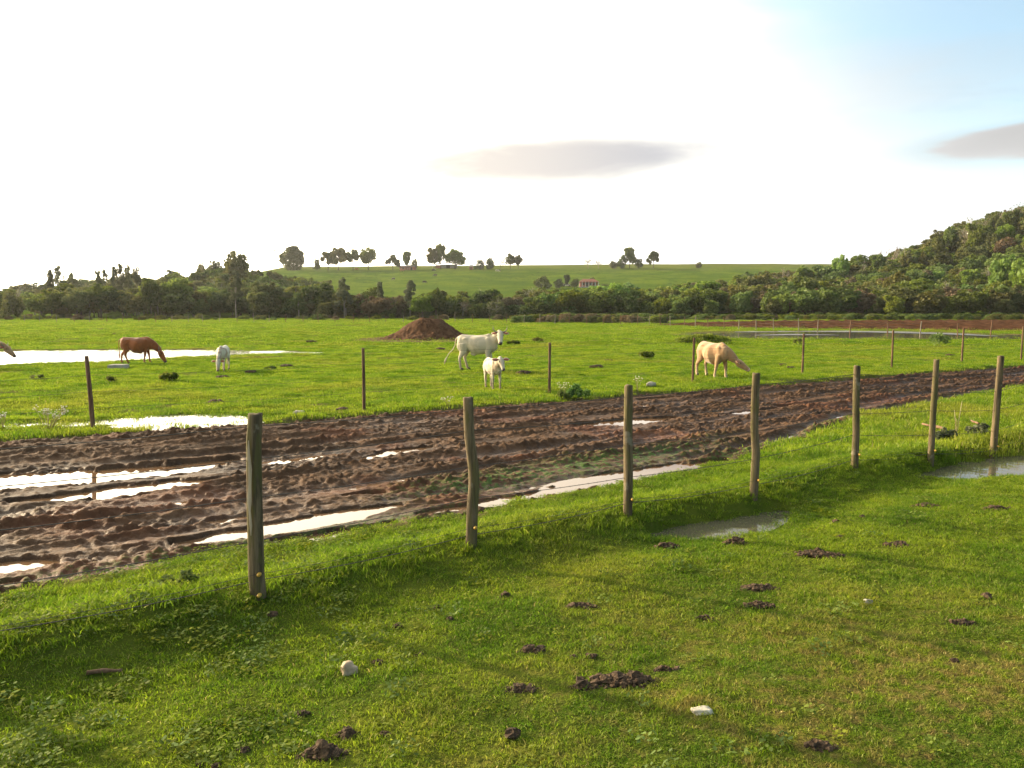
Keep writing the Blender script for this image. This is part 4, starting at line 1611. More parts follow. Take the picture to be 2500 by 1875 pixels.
HT = [  # hilltop trees
    ('dome', 'olive', 684, 746, 598, 645, 'round dense dome shaped tree alone at the left end of the hilltop', 1),
    ('bush', 'dark', 765, 782, 624, 643, 'small dark bush at the foot of the hilltop grove, left side', 0),
    ('umbrella', 'olive', 776, 826, 604, 643, 'airy spreading tree at the left of the hilltop grove', 0),
    ('umbrella', 'olive', 800, 852, 591, 643, 'tallest dark spreading tree of the hilltop grove', 1),
    ('umbrella', 'dark', 840, 884, 602, 643, 'spreading tree in the middle of the hilltop grove', 2),
    ('broad', 'mid', 878, 920, 601, 643, 'greener leafy tree at the right end of the hilltop grove', 2),
    ('umbrella', 'olive', 940, 978, 619, 643, 'low sparse tree between the hilltop grove and the sheds', 3),
    ('broad', 'dark', 982, 1004, 610, 642, 'slim tree just behind the small hilltop sheds', 3),
    ('bush', 'olive', 1004, 1022, 622, 642, 'rounded tree right of the slim tree by the sheds', 1),
    ('broad', 'olive', 1042, 1076, 604, 643, 'leafy tree at the left behind the long hilltop shed', 4),
    ('broad', 'dark', 1062, 1090, 592, 643, 'tall dark tree sticking up behind the long hilltop shed', 5),
    ('broad', 'mid', 1085, 1136, 606, 643, 'wide light green tree at the right behind the long hilltop shed', 0),
    ('bush', 'dark', 1158, 1184, 631, 645, 'low dark hedge bush right of the long hilltop shed', 2),
    ('bush', 'dark', 1182, 1212, 625, 645, 'peaked dark bush on the hilltop skyline', 3),
    ('bare', 'olive', 1220, 1236, 621, 645, 'thin wispy tree on the skyline, left of the pair', 0),
    ('broad', 'olive', 1234, 1258, 618, 646, 'left one of the tree pair on the skyline centre', 1),
    ('broad', 'olive', 1254, 1276, 620, 646, 'right one of the tree pair on the skyline centre', 2),
    ('bare', 'olive', 1419, 1452, 625, 643, 'low leafless tree on the skyline, left of two', 1),
    ('bare', 'brown', 1448, 1474, 624, 643, 'low leafless tree on the skyline, right of two', 2),
    ('bush', 'dark', 1506, 1532, 616, 641, 'dark tree at the left foot of the tall skyline tree', 4),
    ('broad', 'dark', 1523, 1552, 600, 641, 'tall dark tree on the skyline right of centre', 3),
    ('bush', 'dark', 1545, 1570, 624, 641, 'small dark tree at the right foot of the tall skyline tree', 0),
    ('umbrella', 'dark', 1578, 1613, 603, 641, 'lone umbrella shaped tree on the skyline', 1),
    ('bush', 'grey', 1484, 1508, 631, 642, 'pale low bush on the skyline left of the dark trees', 1),
    ('bush', 'grey', 1698, 1716, 634, 640, 'tiny pale bush on the skyline right of the umbrella shaped tree', 1),
]
for kind, tone, a, b, yt, yb, lab, var in HT:
    treepx(kind, tone, a, b, yt, yb, 500, lab, 'trees along the hilltop', var)
# trees round the farmhouse on the slope
for kind, tone, a, b, yt, yb, lab in [
    ('bush', 'dark', 1298, 1346, 668, 704, 'large dark tree at the left of the farmhouse garden'),
    ('bush', 'dark', 1350, 1378, 676, 703, 'dark tree between the large garden tree and the farmhouse'),
    ('broad', 'dark', 1376, 1392, 668, 702, 'narrow tree left of the farmhouse beside the white car'),
    ('bush', 'dark', 1392, 1414, 673, 702, 'dark tree against the left wall of the farmhouse'),
    ('bush', 'dark', 1466, 1490, 689, 706, 'low dark tree just right of the farmhouse'),
    ('bush', 'dark', 1486, 1517, 690, 709, 'rounded dark tree at the right end of the farmhouse garden'),
]:
    treepx(kind, tone, a, b, yt, yb, None, lab, 'trees round the farmhouse')
x_, y_ = cast(1446, 699)
treepx('bush', 'olive', 1434, 1458, 675, 693, y_ + 14, 'brownish tree rising behind the farmhouse roof', 'trees round the farmhouse')

# eucalyptus standing above the left woods
for i, (a, b, yt) in enumerate([(115, 142, 651), (134, 164, 648), (166, 196, 660), (226, 256, 654), (246, 270, 652), (268, 292, 643), (284, 312, 642), (306, 330, 641), (324, 356, 647)]):
    nm = ['leftmost tall airy eucalyptus above the left woods', 'second tall eucalyptus above the left woods, close to the leftmost', 'short eucalyptus standing alone in the gap of the left woods',
          'first eucalyptus of the right hand row above the left woods', 'second eucalyptus of the right hand row above the left woods', 'third eucalyptus of the right hand row above the left woods',
          'fourth eucalyptus of the right hand row above the left woods', 'fifth eucalyptus of the right hand row above the left woods', 'last eucalyptus of the right hand row above the left woods'][i]
    treepx('tall', 'grey', a, b, yt, 770, 196 + (i % 3) * 4, nm, 'eucalyptus above the left woods', i)
treepx('broad', 'olive', 548, 604, 608, 668, 262, 'large round topped tree rising above the dark wooded shoulder', None, 2)
# pale stemmed trees standing at the front of the woods
for a, b, yt, tn, lab in [(708, 752, 712, 'mid', 'thin pale stemmed tree in front of the woods left of centre'), (556, 596, 655, 'grey', 'tall pale eucalyptus in front of the dark wooded shoulder'),
                          (823, 858, 672, 'grey', 'eucalyptus at the edge of the woods, left of three'), (917, 948, 682, 'grey', 'eucalyptus at the edge of the woods, middle of three'),
                          (982, 1022, 678, 'grey', 'eucalyptus at the edge of the woods, right of three')]:
    treepx('tall', tn, a, b, yt, 777, 152, lab, None)
treepx('broad', 'bright', 1000, 1062, 718, 776, 150, 'light green round tree at the edge of the woods behind the earth mound', None, 1)
treepx('bare', 'brown', 1110, 1150, 722, 777, 152, 'brownish leafless tree at the edge of the woods behind the horned cow', None, 1)
treepx('broad', 'bright', 2030, 2074, 619, 664, 232, 'bright green tree at the start of the wooded right hillside skyline', None, 2)
for a, b, yt, yb, k, tn, lab in [(2076, 2116, 622, 655, 'bare', 'grey', 'leafless tree on the right hillside skyline beside the bright green tree'),
                                 (2118, 2142, 617, 650, 'broad', 'dark', 'small dark tree on the right hillside skyline'),
                                 (2146, 2206, 600, 650, 'bare', 'brown', 'wide leafless crown on the right hillside skyline'),
                                 (2206, 2238, 604, 650, 'umbrella', 'dark', 'dark drooping tree on the right hillside skyline'),
                                 (2262, 2292, 580, 640, 'broad', 'dark', 'dark narrow tree on the steep part of the right skyline'),
                                 (2298, 2338, 552, 620, 'broad', 'dark', 'tall dark vine hung tree on the steep right skyline'),
                                 (2336, 2408, 526, 600, 'bare', 'grey', 'wide leafless pale crown high on the right skyline'),
                                 (2400, 2462, 512, 590, 'bare', 'brown', 'leafless crown near the top of the right skyline'),
                                 (2455, 2520, 488, 580, 'bare', 'olive', 'topmost leafless crown at the right edge')]:
    treepx(k, tn, a, b, yt, yb, 258, lab, None)
treepx('broad', 'bright', 2410, 2480, 622, 760, 178, 'big bright green tree on the right hillside, left of two', None, 0)
treepx('broad', 'bright', 2455, 2540, 626, 760, 172, 'big bright green tree at the right edge of the hillside', None, 4)


def wood(n, pxr, Yr, hr, wr, kinds, group, label, seed, dens=None):
    rs = random.Random(seed)
    done = 0; tries = 0
    while done < n and tries < 4000:
        tries += 1
        px = rs.uniform(*pxr); Y = rs.uniform(*Yr)
        x = (px - 1250) / 2000 * Y
        z = float(hill(x, Y))
        kind, tone = rs.choice(kinds)
        h = rs.uniform(*hr); w = h * rs.uniform(*wr)
        noun = {'umbrella': 'spreading tree', 'broad': 'tree', 'bush': 'bushy tree', 'bare': 'leafless tree', 'tall': 'slim tree'}[kind]
        tn = {'dark': 'dark green', 'mid': 'mid green', 'bright': 'light green', 'olive': 'olive green', 'brown': 'brownish', 'grey': 'greyish'}[tone]
        fx = (px - pxr[0]) / (pxr[1] - pxr[0]); fy = (Y - Yr[0]) / (Yr[1] - Yr[0])
        side = ['far left', 'left part', 'left centre', 'right centre', 'right part', 'far right'][min(5, int(fx * 6))]
        dep = ['front edge', 'middle rows', 'back rows'][min(2, int(fy * 3))]
        if h > hr[0] + .66 * (hr[1] - hr[0]): tn = 'big ' + tn
        elif h < hr[0] + .33 * (hr[1] - hr[0]): tn = 'small ' + tn
        lab = '%s %s, %s, %s of %s' % (tn, noun, dep, side, label)
        if lab in USED and tries < 3000: continue
        USED.add(lab); done += 1
        tree(kind, tone, x, Y, z, w, h, lab, group, rs.randrange(9))


USED = set()
wood(46, (-60, 420), (152, 182), (4.2, 6.8), (.7, 1.1), [('broad', 'olive'), ('broad', 'mid'), ('tall', 'olive'), ('bare', 'olive'), ('bush', 'olive'), ('broad', 'olive'), ('tall', 'mid')], 'trees of the left woods', 'the low left woods', 1)
wood(62, (370, 800), (158, 262), (4.6, 8.2), (.6, 1.0), [('tall', 'grey'), ('bare', 'olive'), ('tall', 'olive'), ('broad', 'dark'), ('broad', 'dark'), ('broad', 'mid'), ('broad', 'olive'), ('bush', 'dark')], 'trees on the dark wooded shoulder', 'the dark wooded shoulder', 2)
wood(44, (780, 1330), (150, 172), (3.0, 6.4), (.7, 1.1), [('tall', 'olive'), ('bare', 'grey'), ('broad', 'dark'), ('bush', 'dark'), ('bush', 'mid'), ('broad', 'olive'), ('bush', 'brown')], 'trees of the central belt', 'the central tree belt', 3)
wood(40, (1290, 1720), (152, 190), (4.0, 7.6), (.8, 1.2), [('broad', 'mid'), ('bush', 'bright'), ('bush', 'mid'), ('broad', 'bright'), ('bush', 'olive')], 'trees right of the farmhouse valley', 'the farmhouse belt', 4)
wood(40, (1600, 2050), (175, 262), (2.4, 4.4), (1.1, 1.6), [('bush', 'brown'), ('bush', 'brown'), ('bare', 'brown'), ('bush', 'olive'), ('bush', 'mid')], 'brush on the brown shoulder', 'the brown brush shoulder', 5)
wood(72, (1900, 2580), (156, 262), (4.2, 8.6), (.7, 1.1), [('bare', 'brown'), ('bare', 'olive'), ('tall', 'mid'), ('broad', 'mid'), ('broad', 'dark'), ('broad', 'olive'), ('bush', 'brown'), ('broad', 'bright'), ('bush', 'olive'), ('broad', 'mid')], 'trees on the right hillside', 'the right hillside woods', 6)

wood(26, (2060, 2570), (240, 262), (7.5, 11.0), (.45, .8), [('bare', 'brown'), ('umbrella', 'dark'), ('broad', 'dark'), ('bare', 'grey'), ('umbrella', 'olive'), ('tall', 'mid')], 'trees along the right skyline', 'the right hillside ridge', 7)
wood(14, (330, 700), (262, 300), (7.0, 9.5), (.5, .8), [('broad', 'dark'), ('umbrella', 'olive'), ('tall', 'grey'), ('bare', 'olive')], 'trees along the shoulder ridge', 'the left shoulder ridge', 8)

# the rest of the woods reads as a mass
def woodland():
    protos = []
    for key, tones in (('broad', (0, 1, 3, 4)), ('bush', (0, 1, 3, 4))):
        for tn in tones:
            for v in (0, 1, 2):
                protos.append(proto('crown_shape', KIND[key][v][0][tn]))
    P = []; Rr = []; S = []; I = []

    def zone(n, pxr, Yr, hr, wr, idx, seed, edge=0):
        rs = np.random.default_rng(seed)
        px = rs.uniform(*pxr, n); Y = rs.uniform(*Yr, n)
        x = (px - 1250) / 2000 * Y
        z = hill(x, Y)
        h = rs.uniform(*hr, n); w = h * rs.uniform(*wr, n)
        P.append(np.stack([x, Y, z - .08 * h], -1))
        Rr.append(np.stack([np.zeros(n), np.zeros(n), rs.uniform(0, 6.28, n)], -1))
        S.append(np.stack([w, w, h], -1))
        I.append(rs.choice(idx, n))
    # order of shapes: broad dark(0-2) mid(3-5) olive(6-8) brown(9-11) bush dark(12-14) mid(15-17) olive(18-20) brown(21-23)
    zone(330, (-700, 420), (156, 300), (3.4, 6.2), (.9, 1.3), [0, 3, 6, 7, 8, 6, 4], 51)
    zone(150, (-900, 380), (300, 420), (6, 9), (1.0, 1.5), [0, 1, 6, 7], 58)
    zone(420, (360, 800), (156, 330), (4, 7.4), (.9, 1.2), [0, 1, 2, 3, 4, 6, 7], 52)
    zone(170, (640, 960), (156, 225), (3.5, 5.2), (.9, 1.3), [0, 1, 2, 12, 13, 14, 6], 57)
    zone(190, (900, 1400), (151, 185), (2.6, 4.8), (1.0, 1.5), [0, 1, 12, 13, 14, 18, 9], 53)
    zone(220, (1290, 1750), (152, 215), (3.4, 6.6), (.9, 1.3), [3, 4, 5, 3, 4, 17, 6, 7], 54)
    zone(420, (1590, 2060), (178, 285), (2.0, 3.8), (1.1, 1.7), [21, 22, 23, 9, 18, 19, 15], 55)
    zone(760, (1800, 2900), (152, 300), (3.4, 6.8), (.9, 1.3), [0, 3, 4, 5, 6, 7, 8, 3, 6, 9], 56)
    scatter('woodland', np.vstack(P), np.vstack(Rr), np.vstack(S), np.concatenate(I), protos)
    # weeds and low scrub along the foot of the woods
    P.clear(); Rr.clear(); S.clear(); I.clear()
    zone(380, (-500, 2900), (134, 158), (.3, 1.2), (1.2, 2.4), [15, 16, 17, 18, 19, 20, 23], 61)
    zone(420, (1350, 2900), (134, 152), (.5, 1.5), (1.2, 2.2), [15, 16, 17, 18, 12], 62)
    zone(110, (1250, 1620), (112, 135), (.5, 1.8), (1.0, 1.8), [15, 12, 18, 21, 23, 16], 63)
    scatter('scrub', np.vstack(P), np.vstack(Rr), np.vstack(S), np.concatenate(I), protos)


woodland()

# ------------------------------------------------------------------ plants in the pasture
def leafplant(name, px, py, wpx, h, n, size, mat, label, cat='bush', stems=8, flat=.6, dome=True, group=None, extra=None):
    x, y = G(px, py)
    z = gz(x, y)
    rs = np.random.default_rng(int(px * 7 + py))
    w = wpx * y / 2000
    t = empty(name, (x, y, z), 0, label, cat, group)
    m = max(5, int(w * 8))
    lobes = []
    for i in range(m):
        a = rs.uniform(0, 6.28); q = rs.uniform(0, 1) ** .6
        lobes.append(((w * .42 * q * math.cos(a), w * .42 * flat * q * math.sin(a), h * (.30 + .45 * (1 - q * q) * rs.uniform(.6, 1))), (w * .16, w * .14, h * .28)))
    me = crown_mesh(int(px + py), lobes, n, size, mat, .3)
    link('foliage', me, None, t)
    mb = MB()
    for i in range(stems):
        c = lobes[i % m][0]
        mb.tube([(c[0] * .2, c[1] * .2, -.02), (c[0] * .7, c[1] * .7, c[2] * .5), c], [.008, .006, .003], 4)
    mb.build('stem', M['bark'], t)
    if extra: extra(t, w, h, rs)
    return t


leafplant('bush', 405, 932, 58, .34, 900, .055, M['leaf_mid'], 'low spreading green bush in the pasture in front of the grazing calf')
leafplant('bush', 1578, 876, 52, .36, 1000, .06, M['weed'], 'compact dark green bush in the pasture left of the cream cow')
leafplant('bush', 1718, 838, 138, .62, 3400, .075, M['weed'], 'long low leafy bush just behind the cream cow', flat=.35)
leafplant('bush', 1252, 842, 36, .35, 700, .06, M['leaf_dark'], 'small dark bush right behind the head of the horned cow')
leafplant('bush', 1312, 836, 34, .35, 420, .05, M['leaf_olive'], 'thin olive bush in the pasture right of the horned cow')
leafplant('bush', 1412, 970, 62, .42, 1100, .036, M['leaf_bright'], 'leafy green weed clump on the far verge right of the third roadside post')
leafplant('bush', 1372, 972, 44, .26, 600, .03, M['leaf_mid'], 'low paler weeds at the foot of the third roadside post')
leafplant('bush', 2290, 846, 66, .85, 900, .06, M['leaf_mid'], 'loose leafy bush in the pasture between the right-hand roadside posts')
leafplant('bush', 1950, 842, 26, .55, 300, .05, M['leaf_olive'], 'thin dry bush just behind the fifth roadside post')
leafplant('weed_clump', 2310, 1082, 60, .30, 420, .040, M['leaf_grey'], 'grey leaved weeds beside the broken branch behind the sixth near post', 'weeds')
leafplant('weed_clump', 2395, 1078, 70, .25, 320, .042, M['leaf_grey'], 'grey leaved weeds at the foot of the last near post', 'weeds')
leafplant('weed_clump', 450, 1462, 110, .14, 500, .022, M['leaf_dark'], 'dark matted weeds in the verge left of the first near post', 'weeds')
leafplant('weed_clump', 380, 1366, 22, .18, 60, .03, M['leaf_bright'], 'little yellow green weed on the mud edge left of the first near post', 'weeds')
leafplant('weed_clump', 270, 935, 50, .22, 200, .04, M['leaf_olive'], 'faint thin weeds in the pasture right of the leftmost roadside post', 'weeds')
leafplant('weed_clump', 90, 925, 40, .2, 140, .04, M['leaf_olive'], 'faint thin weeds near the pond at the left', 'weeds')
leafplant('weed_clump', 660, 905, 30, .12, 160, .04, M['leaf_dark'], 'dark low weeds in the pasture right of the spotted calf', 'weeds')


def flowers(px, py, wpx, h, n, label, heads=6):
    x, y = G(px, py)
    t = empty('wildflower', (x, y, gz(x, y)), 0, label, 'wildflowers', 'flowering stalks')
    w = wpx * y / 2000
    rs = np.random.default_rng(int(px))
    st = MB(); fl = MB()
    for i in range(n):
        a = rs.uniform(0, 6.28); q = rs.uniform(0, 1) ** .5
        tx, ty = w * .5 * q * math.cos(a), w * .3 * q * math.sin(a)
        hh = h * rs.uniform(.6, 1)
        st.tube([(tx * .15, ty * .15, -.02), (tx * .5, ty * .5, hh * .5), (tx, ty, hh)], [.006, .005, .003], 4)
        for k in range(heads):
            ex = (tx + rs.uniform(-.07, .07), ty + rs.uniform(-.07, .07), hh + rs.uniform(-.05, .05))
            st.tube([(tx * .8, ty * .8, hh * .78), ex], [.003, .002], 3)
            fl.ball(ex, (.015, .015, .009), 6, 4, .4)
    st.build('stem', M['straw'], t)
    fl.build('flower', M['petal'], t)


flowers(118, 1050, 92, .46, 13, 'cream flowering wild stalks by the mud at the left, near the grass pool')
flowers(8, 1050, 30, .40, 4, 'cream flowering stalks cut by the left edge of the picture')
flowers(1094, 992, 26, .26, 5, 'small cream flowering stalks on the far verge below the white calf', 3)
flowers(1378, 968, 40, .45, 7, 'pale flowering stalks beside the third roadside post', 3)
flowers(1556, 958, 36, .42, 5, 'white flowering stalks on the far verge behind the third near post', 3)


def stalks(px, py, h, label):
    x, y = G(px, py)
    t = empty('dry_stalk', (x, y, gz(x, y)), 0, label, 'weeds')
    mb = MB()
    for i in range(3):
        a = i * 2.1
        mb.tube([(0, 0, -.02), (.03 * math.cos(a), .03 * math.sin(a), h * .5), (.07 * math.cos(a), .05 * math.sin(a), h * (1 - .22 * i))], [.007, .006, .005], 5)
    mb.build('stem', M['straw'], t)


stalks(2334, 1078, .72, 'tall dry upright stalks in the weeds between the last two near posts')


def tuft_thing(px, py):
    pass


# ------------------------------------------------------------------ cattle
def coat(name, base, patch, amount=.5, scale=2.2, seed=0, shade=None):
    m, t, out = mat_new(name)
    tc = t.new('ShaderNodeTexCoord').outputs['Object']
    v = t.new('ShaderNodeVectorMath', operation='ADD')
    t.l.new(tc, v.inputs[0]); v.inputs[1].default_value = (seed * 3.1, seed, 0)
    n = t.noise(v.outputs[0], scale, 4, .6, .4)
    f = t.noise(t.mapping(v.outputs[0], (1, 1, 3)), 26, 3, .6)
    c = t.mix(t.ramp(n, .49, .58, 0, amount), base, patch)
    s = t.new('ShaderNodeSeparateXYZ'); t.l.new(tc, s.inputs[0])
    if shade: c = t.mix(t.ramp(s.outputs[2], .55, .10, 0, .8), c, shade)   # mud splashed legs
    p = principled(t, out, c, .75, .15, f, .25, .01)
    p.inputs['Sheen Weight'].default_value = .3
    p.inputs['Sheen Roughness'].default_value = .5
    return m


M['white_coat'] = coat('white_coat', (0.46, 0.38, 0.26), (0.34, 0.28, 0.19), .6, 2.2, 1, (0.27, 0.18, 0.105))
M['calf_coat'] = coat('cream_white_coat', (0.43, 0.36, 0.25), (0.29, 0.20, 0.115), .8, 3.5, 2, (0.24, 0.15, 0.085))
M['cream_coat'] = coat('cream_coat', (0.32, 0.175, 0.078), (0.38, 0.235, 0.115), .8, 2.0, 3, (0.42, 0.30, 0.18))
M['brown_coat'] = coat('red_brown_coat', (0.25, 0.072, 0.016), (0.18, 0.050, 0.012), .8, 2.0, 4)
M['spot_coat'] = coat('white_coat_brown_patches', (0.50, 0.43, 0.32), (0.28, 0.17, 0.10), .85, 3.6, 6, (0.30, 0.20, 0.12))
M['tan_coat'] = coat('tan_coat', (0.26, 0.14, 0.065), (0.34, 0.22, 0.12), .7, 2.0, 5)
M['black_coat'] = coat('black_coat', (0.02, 0.017, 0.014), (0.03, 0.025, 0.02), .5, 2.0, 7)
M['skin'] = simple('dark_muzzle', (0.045, 0.028, 0.024), (0.08, 0.05, 0.042), 20, .5, .1, .003, spec=.4)
M['pinkskin'] = simple('pink_muzzle', (0.36, 0.22, 0.16), (0.45, 0.29, 0.21), 20, .5, .1, .003)
M['earin'] = simple('inner_ear', (0.26, 0.065, 0.035), (0.36, 0.11, 0.06), 14, .8, .1, .003)
M['horn'] = simple('dark_horn', (0.10, 0.085, 0.06), (0.19, 0.16, 0.12), 10, .45, .1, .003, spec=.4)
M['hoof'] = simple('hoof', (0.035, 0.026, 0.02), (0.06, 0.045, 0.035), 10, .6, .1, .003)
M['eye'] = simple('dark_eye', (0.012, 0.009, 0.007), (0.02, 0.014, 0.01), 10, .15, 0, .003, spec=.5)


def cow(name, loc, heading, s, mat, label, cat, poll, hdir, neckup=.0, legs=None, horns=0, ear=1.0, tail=None, muzzle='skin',
        voxel=.02, belly=1.0, roll=None, parts=True, thick=1.0, hump=.0, group=None, headmat=None, lcalf=1.0, nk=1.0, HS=1.12, lg=1.12):
    """heading: world angle of the nose-ward axis. poll: position of the top of the head, hdir: direction to the muzzle (own axes)"""
    t = empty(name, loc, heading, label, cat, group, (s, s, s))
    mb = MB()
    k = thick
    mb.loft([((-.80, 0, 1.10), .07, .09), ((-.76, 0, 1.10), .16, .19), ((-.66, 0, 1.11), .215 * k, .255), ((-.50, 0, 1.105), .245 * k, .275),
             ((-.30, 0, 1.055), .265 * k, .305), ((-.05, 0, 1.00 - .3 * (belly - 1)), .325 * k * belly, .365 * belly), ((.15, 0, .985 - .3 * (belly - 1)), .325 * k * belly, .375 * belly),
             ((.34, 0, 1.005), .275 * k, .355), ((.48, 0, 1.03), .235 * k, .345), ((.62, 0, 1.04), .20 * k, .30), ((.74, 0, 1.05), .15 * k, .235), ((.82, 0, 1.05), .08, .13)], 18)
    # hip bones, tail head, withers
    mb.loft([((-.80, 0, 1.27), .04, .04), ((-.62, 0, 1.345), .09, .06), ((-.35, 0, 1.33), .10, .055), ((0, 0, 1.325), .07, .05), ((.30, 0, 1.335), .07, .06), ((.48, 0, 1.355 + hump), .075, .07), ((.64, 0, 1.32), .06, .06)], 10)
    for sg in (-1, 1):
        mb.ball((-.43, sg * .185 * k, 1.235), (.13, .06, .055), 10, 8)
        mb.ball((.47, sg * .16 * k, 1.05), (.17, .085, .26), 12, 8)
        mb.ball((-.60, sg * .13 * k, .98), (.20, .11, .26), 12, 8)
    L = legs or {}
    hoofs = []
    for nm, x0, sg, fr in (('fl', .47, 1, 1), ('fr', .47, -1, 1), ('hl', -.58, 1, 0), ('hr', -.58, -1, 0)):
        sw = L.get(nm, 0.0)     # forward swing of the foot
        y = sg * .155 * k
        ll = lcalf
        if fr:
            pts = [((x0 + .02, y, .98), .085, .15), ((x0 + .0, y, .80), .075, .115), ((x0 + sw * .30, y, .64), .058, .075), ((x0 + sw * .62 + .015, y, .44), .050, .054),
                   ((x0 + sw * .72 + .01, y, .38), .046, .048), ((x0 + sw * .86, y, .24), .034, .038), ((x0 + sw * .98, y, .13), .042, .044), ((x0 + sw + .03, y, .06), .040, .046), ((x0 + sw + .045, y, .005), .046, .058)]
        else:
            pts = [((x0 + .06, y, 1.05), .11, .20), ((x0 + .07, y, .88), .10, .185), ((x0 + .06 + sw * .2, y, .72), .078, .135), ((x0 - .02 + sw * .4, y, .58), .052, .080),
                   ((x0 - .075 + sw * .6, y, .48), .044, .058), ((x0 - .075 + sw * .7, y, .42), .042, .050), ((x0 - .05 + sw * .85, y, .26), .034, .042),
                   ((x0 - .035 + sw * .96, y, .13), .042, .046), ((x0 - .0 + sw, y, .06), .040, .046), ((x0 + .015 + sw, y, .005), .046, .058)]
        pts = [(c_, w_ * lg, h_ * lg) for c_, w_, h_ in pts]
        mb.loft(pts, 10, up=(1, 0, 0.001))
        # swap so the wide axis runs fore and aft
        hoofs.append((pts[-1][0][0], y))
    P = Vector(poll)
    D = Vector(hdir).normalized()
    # neck from chest to poll
    a = Vector((.50, 0, 1.08)); b = P + D * .02
    back = (b - a)
    c1 = a + Vector((.22, 0, .02)) + back * .12
    c2 = b - D * .10 - (b - a).normalized() * .02
    secs = []
    for i in range(8):
        q = i / 7
        p = a * (1 - q) ** 3 + c1 * 3 * q * (1 - q) ** 2 + c2 * 3 * q * q * (1 - q) + b * q ** 3
        secs.append((tuple(p), (.17 - .085 * q) * (.9 + .1 * k), .285 * nk - (.165 + .285 * (nk - 1) * 1.05) * q ** .75))
    mb.loft(secs, 14)
    # head
    upv = Vector((0, 0, 1)) if abs(D.z) < .8 else Vector((1, 0, 0))
    side = upv.cross(D).normalized(); nrm = D.cross(side).normalized()     # nrm: forehead side
    ls = []
    for d_, off, w_, h_ in ((-.04, -.02, .06, .06), (.00, -.01, .095, .085), (.08, -.015, .115, .115), (.16, -.03, .112, .125), (.25, -.035, .096, .112), (.34, -.04, .082, .092), (.42, -.045, .077, .080), (.48, -.05, .072, .068), (.515, -.052, .045, .04)):
        ls.append((tuple(P + (D * d_ + nrm * off) * HS), w_ * HS, h_ * HS))
    mb.loft(ls, 14, up=tuple(upv))
    # brisket / dewlap and udder fold
    mb.loft([((.80, 0, .92), .05, .08), ((.62, 0, .80), .075, .10), ((.42, 0, .70), .06, .06)], 8)
    mb.loft([((.05, 0, .66), .05, .04), ((-.12, 0, .60), .055, .05), ((-.26, 0, .66), .06, .05)], 8)
    me0 = mb.mesh('rough_body')
    tmp = bpy.data.objects.new('rough_body', me0)
    col.objects.link(tmp)
    md = tmp.modifiers.new('r', 'REMESH'); md.mode = 'VOXEL'; md.voxel_size = voxel; md.use_smooth_shade = True
    sm_ = tmp.modifiers.new('s', 'SMOOTH'); sm_.iterations = 4; sm_.factor = .6
    dg = bpy.context.evaluated_depsgraph_get()
    body = bpy.data.meshes.new_from_object(tmp.evaluated_get(dg))
    bpy.data.objects.remove(tmp); bpy.data.meshes.remove(me0)
    body.name = 'body'
    body.materials.clear(); body.materials.append(mat)
    body.polygons.foreach_set('use_smooth', np.ones(len(body.polygons), bool))
    link('body', body, None, t)
    if not parts: return t
    for hx, hy in hoofs:
        h = MB()
        h.loft([((hx, hy, .085), .044, .05), ((hx + .01, hy, .04), .052, .066), ((hx + .015, hy, -.01), .056, .074)], 10, up=(1, 0, .001))
        h.build('hoof', M['hoof'], t)
    for sg in (-1, 1):
        e = MB()
        o = P + D * .035 + side * sg * .082 * HS + nrm * .0
        dr = (side * sg * 1.0 - nrm * .0 + Vector((0, 0, -.10)) - D * .10).normalized()
        ln = .21 * ear * HS
        nn = (nrm + D * .0).normalized()
        up_ = nn
        prof = [(0, .022), (.2, .045), (.45, .062), (.7, .058), (.88, .036), (1, .008)]
        # a cupped leaf: outer shell
        e.loft([(tuple(o + dr * ln * q), r_ * ear, .014) for q, r_ in prof], 10, up=tuple(up_))
        e_o = e.build('ear', mat, t)
        ii = MB()
        prof2 = [(.12, .014), (.28, .032), (.5, .044), (.72, .038), (.88, .014)]
        ii.loft([(tuple(o + dr * ln * q + nn * .0125), r_ * ear, .006) for q, r_ in prof2], 8, up=tuple(up_))
        ii.build('inner_ear', M['earin'], e_o)
        y_ = MB()
        y_.ball(tuple(P + D * .16 * HS / 1.12 + side * sg * .108 * HS + nrm * .01 * HS), (.026, .026, .026), 8, 6)
        y_.build('eye', M['eye'], t)
        if horns:
            hn = MB()
            b0 = P + side * sg * .07 + nrm * .02 - D * .01
            hd = side * sg
            upw = (Vector((0, 0, 1)) if abs(D.z) < .95 else -D)
            upw = (-D * .3 + nrm * .2 + Vector((0, 0, 1))).normalized() if horns > .5 else (nrm * .6 - D * .8).normalized()
            hh = horns
            hn.tube([tuple(b0), tuple(b0 + hd * .09 * hh), tuple(b0 + hd * .16 * hh + upw * .05 * hh), tuple(b0 + hd * .20 * hh + upw * .13 * hh), tuple(b0 + hd * .205 * hh + upw * .20 * hh), tuple(b0 + hd * .19 * hh + upw * .25 * hh)],
                    [.030, .028, .024, .018, .011, .004], 9)
            hn.build('horn', M['horn'], t)
    mz = MB()
    mz.loft([(tuple(P + (D * .462 + nrm * -.045) * HS), .074 * HS, .068 * HS), (tuple(P + (D * .505 + nrm * -.05) * HS), .068 * HS, .062 * HS), (tuple(P + (D * .536 + nrm * -.054) * HS), .044 * HS, .038 * HS)], 12, up=tuple(upv))
    mz.build('muzzle', M[muzzle], t)
    tl = tail or [(-.80, 0, 1.27), (-.88, 0, 1.20), (-.89, 0, .95), (-.87, 0, .70), (-.87, 0, .52)]
    tb = MB()
    n = len(tl)
    tb.tube(tl, [.032, .027, .020, .017] + [.015] * (n - 4) if n >= 4 else [.03] * n, 8)
    tb.build('tail', mat, t)
    e0 = Vector(tl[-2]); e1 = Vector(tl[-1]); dd = (e1 - e0).normalized()
    sw = MB()
